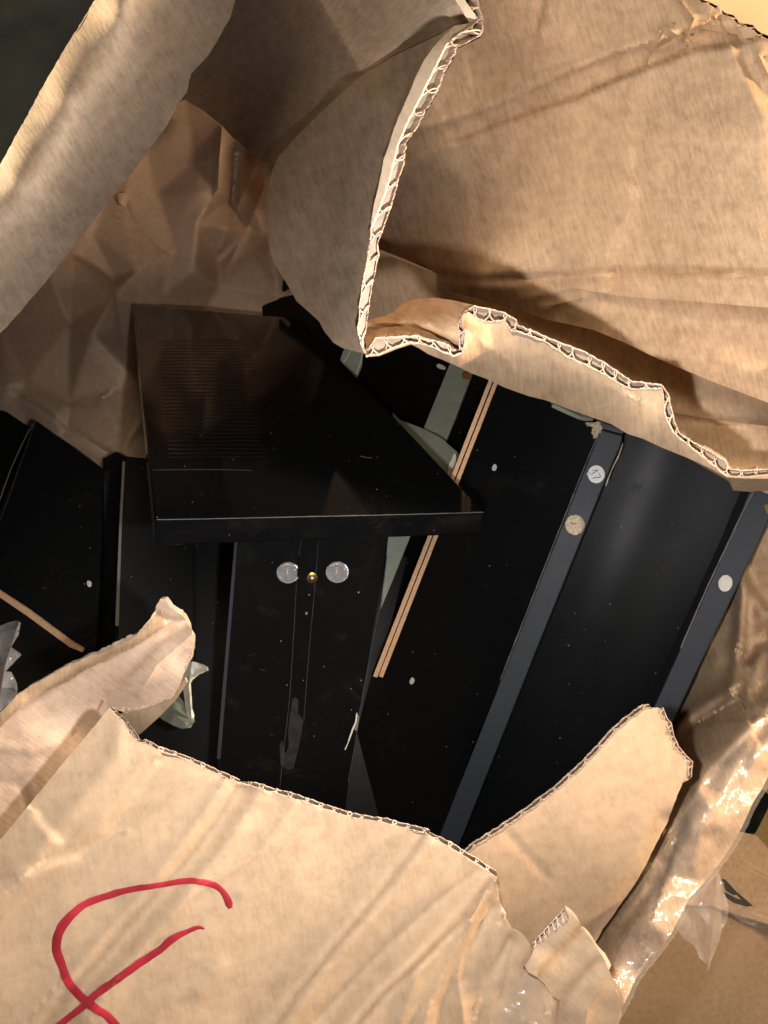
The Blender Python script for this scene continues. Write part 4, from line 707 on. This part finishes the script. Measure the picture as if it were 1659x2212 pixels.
# broken chip of core board at the corner
sheet('broken_corner', [(1268, 911), (1280, 913), (1292, 911), (1299, 919), (1301, 930), (1296, 938), (1290, 946), (1283, 934), (1280, 924), (1274, 919), (1264, 915)], field(lambda x, y: f1(x, y) + .001, [], [(151, 7, .006)]), 'chip', 'chip', parent=b1, step=2.5, seed=50, jag=1.2, thick=.003, smooth=25, meta=('crumbled pale chipboard where the corner broke off',))
stroke('edge_line', [(1345, 958), (1336, 985), (1326, 1005), (1318, 1023), (1308, 1050)], 2.2, f1, 'chip', b1, lift=.0002, vary=.8, seed=9)  # bare chipboard along the chipped edge
stroke('edge_line', [(1294, 936), (1272, 985), (1240, 1065), (1180, 1215), (1080, 1470)], 1.6, f1, 'edge_dim', b1, lift=.0001, vary=.8, seed=10)  # thin highlight on the left edge, painted as a grey stroke
b2 = rail('shelf_board', 'black shelf board on edge nearest the box corner with one round pale hole plug', [(1640, 1015), (1720, 980), (1690, 1060), (1659, 1131), (1600, 1255), (1520, 1420), (1440, 1588), (1400, 1660), (1355, 1660), (1415, 1523), (1500, 1335), (1570, 1180), (1620, 1060)], bar_pl)
stroke('edge_line', [(1648, 1030), (1610, 1095), (1560, 1200), (1525, 1275), (1470, 1400)], 2.6, f1, 'edge_dim', b2, lift=.0004, vary=.5, seed=11)  # painted highlight along this board's left edge
disc('hole_plug', 1567, 1260, 15, f1, 'foam_white', b2, thick=.0007, lift=.0001, ry=18, tilt=.25, n=30, rough=.03)
stroke('edge_line', [(1576, 1246), (1582, 1258), (1576, 1272)], 2, f1, 'edge_dim', b2, lift=.0003)
slab('hinge', [(1650, 1092), (1690, 1078), (1690, 1108), (1656, 1110)], [(x, y, d - .001) for x, y, d in bar_pl], .002, 'olive', b2, .0003)
# large black faces
def bowed(name, label, poly, pl, bow_line, amp, w, mat='satin', thick=.004, warp=0):
    base0 = tps(pl)
    def base(x, y):
        x = np.atleast_1d(np.asarray(x, float)); y = np.atleast_1d(np.asarray(y, float)); u = ((x - 1380) * -.42 + (y - 1080) * .907) * .64 / F
        return base0(x, y) - warp * np.clip(u, -.2, .35) ** 2
    f = field(base, [(bow_line, 'g', amp, w)], [], [(61, 500, .0006)])
    t = thing(name, label, 'furniture panel', (poly[0][0], poly[0][1], .66))
    sheet('panel', poly, f, mat, mat, parent=t, step=22, seed=52, thick=thick, smooth=60)
    return t, f
pB, f_B = bowed('back_board', 'large satin black board between the two shelf edges with a soft sheen down it', [(1330, 880), (1700, 960), (1660, 1130), (1440, 1640), (1330, 1900), (960, 1900), (1000, 1760), (1230, 1180)],
                pan_pl, [(1450, 900), (1390, 1060), (1250, 1380), (1100, 1750)], -.0016, 70, 'sheen', warp=.16)
pA, f_A = bowed('back_board', 'satin black board between the raw fibreboard edges and the stickered shelf edge', [(1070, 790), (1310, 880), (1290, 960), (1010, 1640), (940, 1850), (700, 1850), (800, 1470)],
                [(1240, 1000, .640), (980, 1600, .705), (1000, 1000, .70)], [(1100, 900), (850, 1500)], .0002, 60)
for (x, y, r_) in ((1068, 1010, 5), (890, 1471, 5)): disc('screw_plug', x, y, r_, f_A, 'foam_white', pA, thick=.0005, ry=r_ * 1.5, tilt=.3, n=14)
for i, (x, y) in enumerate(((1374, 1047), (1366, 1060), (1384, 1050), (1380, 1058), (1370, 1052), (1362, 1048), (1388, 1040))): disc('dust_spot', x, y, 5 - i * .4, f_B, 'edge', pB, thick=.00006, n=12, rough=.3, seed=i + 40)
for i in range(20):
    x, y = 1150 + RNG.uniform(0, 330), 1000 + RNG.uniform(0, 650)
    disc('dust_spot', x + 100 * (1 - (y - 1000) / 650), y, RNG.uniform(.7, 1.3), f_B if x > 1180 else f_A, 'edge_dim', pB, thick=.0001, n=6, rough=.3, seed=i + 60)
# raw edges of two thin fibreboard sheets
for k, (lab, o) in enumerate((('thin hardboard sheet with raw tan edge, left of the pair beside the glossy top', 0), ('thin hardboard sheet with raw tan edge, right of the pair by the satin board', 12.6))):
    t = thing('hardboard_sheet', lab, 'hardboard', (900 + o, 1300, .64), 'thin hardboard sheets stacked side by side')
    pl = [(1070, 830, .60), (812, 1460, .64), (1180, 1000, .60)]
    slab('raw_edge', [(1064 + o, 800), (1073.5 + o, 800), (814.5 + o * .97, 1464), (805.5 + o * .97, 1461)], pl, .0025, 'tan', t, .0003)
    slab('face', [(1066 + o, 800), (1072.5 + o, 800), (813 + o * .97, 1461), (808 + o * .97, 1458)], [(x, y, d + .003) for x, y, d in pl], .04, 'matt', t, .0003)
# deeper boards
dk = thing('back_board', 'deep black board behind the grey-green foam strip and the slanted glossy top', 'furniture panel', (900, 900, .9))
slab('panel', [(560, 600), (900, 560), (1250, 700), (1250, 900), (960, 1560), (640, 1560)], [(650, 690, 1.02), (1100, 800, .82), (820, 1460, .78)], .012, 'matt', dk, .001)
db2 = thing('back_board', 'lowest black board deep behind the drilled board and the curled torn tip', 'furniture panel', (600, 1500, .8))
slab('panel', [(100, 1020), (620, 1000), (1000, 1300), (1300, 1700), (1200, 2000), (300, 1900), (100, 1500)], [(300, 1100, .80), (900, 1400, .79), (500, 1800, .74)], .012, 'matt', db2, .001)
f_dk = tps([(650, 690, 1.02), (1100, 800, .82), (820, 1460, .78)])
# left boards
lb = thing('side_board', 'broad black board standing at the left below the wrapping paper with one white speck', 'furniture panel', (100, 1300, .75))
l_pl = [(76, 908, .82), (222, 1010, .80), (0, 1290, .70)]
slab('panel', [(76, 908), (222, 1011), (222, 1130), (211, 1360), (205, 1430), (150, 1400), (0, 1290), (-150, 1190), (-150, 1300), (0, 1126)][:7] + [(-60, 1250), (0, 1100)], l_pl, .012, 'satin', lb, .0012)
stroke('edge_line', [(72, 915), (55, 945), (25, 1010), (0, 1078), (-20, 1130)], 2.4, tps(l_pl), 'edge_dim', lb, lift=.0006, vary=.4)  # grey lines along the board's left edge
stroke('edge_line', [(76, 912), (45, 1000), (0, 1124), (-20, 1170)], 2.4, tps(l_pl), 'edge', lb, lift=.0006, vary=.4, seed=5)
disc('screw_plug', 193, 1261, 5, tps(l_pl), 'foam_white', lb, thick=.0006, ry=7, tilt=-.4, rough=.2, n=12)
lb2 = thing('side_board', 'black board at the far left edge partly hidden behind the broad one', 'furniture panel', (0, 1000, .8))
slab('panel', [(-160, 860), (0, 885), (14, 889), (64, 922), (20, 1030), (-40, 1180), (-160, 1180)], [(0, 887, .87), (64, 923, .86), (-40, 1180, .78)], .012, 'satin', lb2, .001)
lb3 = thing('side_board', 'black board with bare tan edge running down to the torn tip at the left', 'furniture panel', (100, 1400, .7))
slab('raw_edge', [(-120, 1195), (0, 1279), (60, 1318), (152, 1386), (180, 1403), (178, 1409), (150, 1398), (60, 1332), (0, 1291), (-120, 1207)], [(0, 1285, .665), (155, 1390, .67), (0, 1400, .68)], .003, 'tan', lb3, .0003)
slab('panel', [(-120, 1207), (0, 1290), (60, 1331), (152, 1397), (182, 1408), (260, 1480), (150, 1640), (-120, 1700)], [(0, 1285, .67), (155, 1390, .675), (0, 1600, .60)], .012, 'matt', lb3, .001)
lb4 = thing('side_board', 'narrow upright black board with pale olive edge left of the glossy top', 'furniture panel', (260, 1200, .8))
slab('raw_edge', [(265, 995), (270.5, 998), (263, 1150), (257, 1352), (249, 1352), (257, 1150)], [(268, 1000, .755), (252, 1352, .715), (350, 1100, .76)], .003, 'edge_dim', lb4, .0004)
slab('panel', [(269, 985), (420, 1000), (420, 1480), (252, 1480), (256, 1352), (263, 1150)], [(268, 1000, .763), (252, 1352, .72), (420, 1100, .78)], .012, 'matt', lb4, .001)
lb5 = thing('side_board', 'black board between the broad left board and the olive edge, mirroring the paper', 'furniture panel', (235, 1200, .8))
slab('panel', [(222, 990), (251, 975), (266, 985), (262, 1150), (250, 1440), (205, 1440), (212, 1300)], [(235, 1000, .81), (264, 1000, .80), (225, 1400, .76)], .010, 'satin', lb5, .001)
stroke('edge_line', [(227, 1040), (222, 1150), (214, 1290), (209, 1360)], 2, tps([(235, 1000, .806), (264, 1000, .796), (225, 1400, .756)]), 'edge', lb5, vary=.5)  # charcoal line down the board's left edge

# ------------------------------------------------------------------ foam strips and small packing bits
fm = thing('foam_strip', 'flat grey-green foam strip between the ragged cardboard and the glossy top', 'foam', (970, 900, .75), 'grey-green foam packing')
f_fm = [(975, 795, .80), (1022, 812, .79), (930, 960, .77)]
slab('sheet', [(978, 770), (1034, 770), (985, 900), (930, 1035), (890, 1010), (915, 925)], f_fm, .003, 'foam', fm, .0005)
fm2 = thing('foam_strip', 'folded grey-green foam piece with bright tip, touching the right edge of the glossy top', 'foam', (960, 980, .7), 'grey-green foam packing')
slab('sheet', [(848, 890), (862, 906), (915, 926), (950, 944), (986, 975), (985, 1000), (978, 1030), (968, 1034), (955, 1022), (925, 1060), (850, 1050)], [(862, 906, .78), (986, 975, .70), (955, 1022, .70)], .003, 'foam', fm2, .0006)
sheet('bright_tip', [(979, 984), (983, 978), (985, 985), (984, 1005), (978, 1032), (972, 1033), (967, 1024), (970, 1002), (976, 992)], tps([(979, 984, .692), (985, 1005, .690), (967, 1024, .692)]), 'foam_white', 'foam_white', parent=fm2, step=4, thick=.002, seed=55)
fm3 = thing('foam_strip', 'narrow grey-green foam wedge below the glossy top beside the drilled board', 'foam', (850, 1230, .7), 'grey-green foam packing')
slab('sheet', [(842, 1120), (895, 1120), (886, 1160), (850, 1250), (822, 1318), (830, 1250)], [(842, 1155, .66), (885, 1160, .66), (822, 1318, .67)], .003, 'foam', fm3, .0005)
fm4 = thing('film_scrap', 'small folded translucent strip showing under the corner of the folded flap', 'plastic film', (765, 800, .85))
slab('sheet', [(744, 752), (785, 752), (782, 790), (768, 822), (778, 838), (780, 857), (770, 850), (762, 826), (738, 790), (735, 775)], [(744, 765, .84), (785, 765, .84), (770, 850, .82)], .002, 'foam', fm4, .0004)
stroke('pale_edge', [(757, 758), (748, 775), (738, 787)], 2.4, tps([(744, 765, .837), (785, 765, .837), (770, 850, .817)]), 'foam_white', fm4, vary=.3)
stroke('pale_edge', [(783, 762), (778, 785), (769, 808)], 2.4, tps([(744, 765, .837), (785, 765, .837), (770, 850, .817)]), 'foam_white', fm4, vary=.3)
fm5 = thing('foam_strip', 'pale slip of foam under the ragged strip above the satin black board', 'foam', (1225, 890, .62), 'grey-green foam packing')
slab('sheet', [(1193, 860), (1290, 880), (1282, 906), (1255, 900), (1230, 889), (1195, 873)], [(1195, 870, .60), (1280, 905, .60), (1230, 860, .62)], .003, 'foam', fm5, .0005)
fg = thing('foam_piece', 'crumpled green-grey foam piece poking out behind the curled torn tip', 'foam', (400, 1560, .6))
sheet('fold', [(395, 1440), (413, 1428), (425, 1431), (447, 1440), (448, 1448), (440, 1450), (420, 1462), (412, 1475), (414, 1505), (415, 1530), (420, 1545), (417, 1560), (405, 1550), (400, 1520), (396, 1490), (385, 1470)], field(tps([(395, 1440, .60), (447, 1440, .58), (415, 1560, .57)]), [([(415, 1430), (408, 1480), (414, 1550)], 'r', -.006, 5)], [(161, 18, .006)]), 'foam_white', 'foam_white', parent=fg, step=4, thick=.001, seed=56, smooth=25, meta=('yellowish pale fold',))
sheet('sheet', [(345, 1548), (370, 1510), (385, 1502), (400, 1520), (412, 1545), (420, 1556), (416, 1565), (408, 1571), (392, 1573), (375, 1567), (350, 1553)], field(tps([(345, 1548, .59), (400, 1505, .60), (408, 1571, .56)]), [([(375, 1505), (395, 1540), (412, 1556)], 't', .005, 5), ([(360, 1530), (400, 1562)], 'r', -.004, 5)], [(162, 22, .005)]), 'foam', 'foam', parent=fg, step=4, thick=.001, seed=57, smooth=25)
# loose screws / plugs on the deep board
for nm, lab, x, y, rx, ry, mt in (('plastic_plug', 'small white plastic plug under the ragged strip on the deep black board', 952, 792, 9, 5, 'foam_white'), ('screw_cap', 'yellowish cap on the top end of the grey-green foam strip', 1007, 812, 9, 7, 'brass')):
    t = thing(nm, lab, 'plug', (x, y, .79)); disc('head', x, y, rx, tps([(975, 795, .785), (1022, 812, .775), (930, 960, .755)]), mt, t, thick=.004, ry=ry, rough=.12, n=14, tilt=.4, seed=int(x)); disc('pin', x + 7, y + 3, 4, tps([(975, 795, .785), (1022, 812, .775), (930, 960, .755)]), mt, t, thick=.006, n=10)

# ------------------------------------------------------------------ things on the floor at the lower right
fb = thing('taped_box', 'second brown cardboard box on the floor at the lower right with black printed mark', 'cardboard box', (1560, 2100, 1.0))
g_top = tps([(1599, 1799, 1.02), (1659, 1838, 1.00), (1577, 1960, .93)])
fgt = field(g_top, [([(1600, 1850), (1659, 1900)], 'r', .004, 12)], [(171, 60, .004)])
sheet('top_panel', [(1480, 1780), (1599, 1797), (1614, 1800), (1636, 1806), (1659, 1832), (1720, 1890), (1800, 2060), (1700, 2010), (1659, 1996), (1600, 1978), (1540, 1958), (1400, 1950)], fgt, 'kraft_in', parent=fb, step=12, seed=60, thick=.004, meta=('greyish top face with faint pen marks',))
sheet('side_panel', [(1400, 1950), (1540, 1958), (1600, 1978), (1659, 1996), (1700, 2010), (1800, 2060), (1800, 2500), (1200, 2500), (1260, 2150)], tps([(1577, 1960, .93), (1700, 2010, .93), (1500, 2300, .98)]), 'kraft_out', parent=fb, step=16, seed=61, thick=.004, meta=('plain brown side face',))
f_mk = lambda x, y: fgt(x, y) - .0006
sheet('printed_mark', [(1557, 1899), (1566, 1899), (1590, 1925), (1627, 1957), (1612, 1958), (1585, 1950), (1568, 1938), (1563, 1925), (1575, 1932), (1590, 1940), (1603, 1944), (1580, 1922)], f_mk, 'ink', 'ink', parent=fb, step=6, thick=.0003, seed=62, meta=('black printed triangular mark cut by the box edge',))
sheet('printed_mark', [(1563, 1908), (1572, 1912), (1592, 1932), (1585, 1934), (1568, 1924)], f_mk, 'ink', 'ink', parent=fb, step=6, thick=.0003, seed=63)
for ln in ([(1610, 1830), (1640, 1850), (1659, 1862)], [(1595, 1850), (1640, 1880), (1680, 1900)], [(1620, 1880), (1650, 1895), (1690, 1905)]): stroke('pen_mark', ln, 3, fgt, 'kraft_paper', fb, vary=.5)
sheet('clear_tape', [(1575, 1956), (1600, 1962), (1659, 1980), (1720, 2000), (1720, 2035), (1659, 2008), (1600, 1992), (1580, 1975)], field(tps([(1577, 1960, .922), (1700, 2010, .922), (1500, 2300, .97)]), [], [(172, 14, .006)]), 'film_loose', 'film_loose', parent=fb, step=5, thick=.0003, seed=64, smooth=25, meta=('shiny bluish-white tape over the box edge',))
ob = thing('olive_box', 'olive brown card box standing behind the dark gap at the right edge', 'box', (1650, 1800, 1.05))
slab('panel', [(1590, 1640), (1800, 1640), (1800, 2050), (1700, 1900), (1620, 1830)], [(1640, 1700, 1.06), (1700, 1700, 1.06), (1659, 1820, 1.05)], .01, 'olive', ob, .001)
bb = thing('black_bag', 'black slab-like item wedged between the box corner and the olive box', 'bag', (1630, 1760, 1.0))
slab('panel', [(1480, 1680), (1640, 1700), (1659, 1714), (1668, 1730), (1657, 1753), (1632, 1801), (1616, 1802), (1590, 1794), (1440, 1800)], [(1640, 1710, 1.035), (1657, 1753, 1.035), (1600, 1795, 1.03)], .01, 'matt', bb, .001)

# small scuffs on the boards
for (own, f_, x0, x1, y0, y1, n_) in ((ttop, f_top, 420, 900, 900, 1100, 5), (db, f_db, 530, 740, 1290, 1640, 5), (pA, f_A, 960, 1180, 1000, 1400, 6), (pB, f_B, 1180, 1420, 1250, 1560, 6)):
    for k in range(n_):
        x, y, a, L = RNG.uniform(x0, x1), RNG.uniform(y0, y1), RNG.uniform(-.4, .4), RNG.uniform(5, 16)
        stroke('scuff', [(x, y), (x + L * .5 * math.cos(a), y + L * .5 * math.sin(a) + 1), (x + L * math.cos(a), y + L * math.sin(a))], RNG.uniform(.6, 1.2), f_, 'edge', own, lift=.00012, thick=.00005, step=3, vary=.5, seed=k)
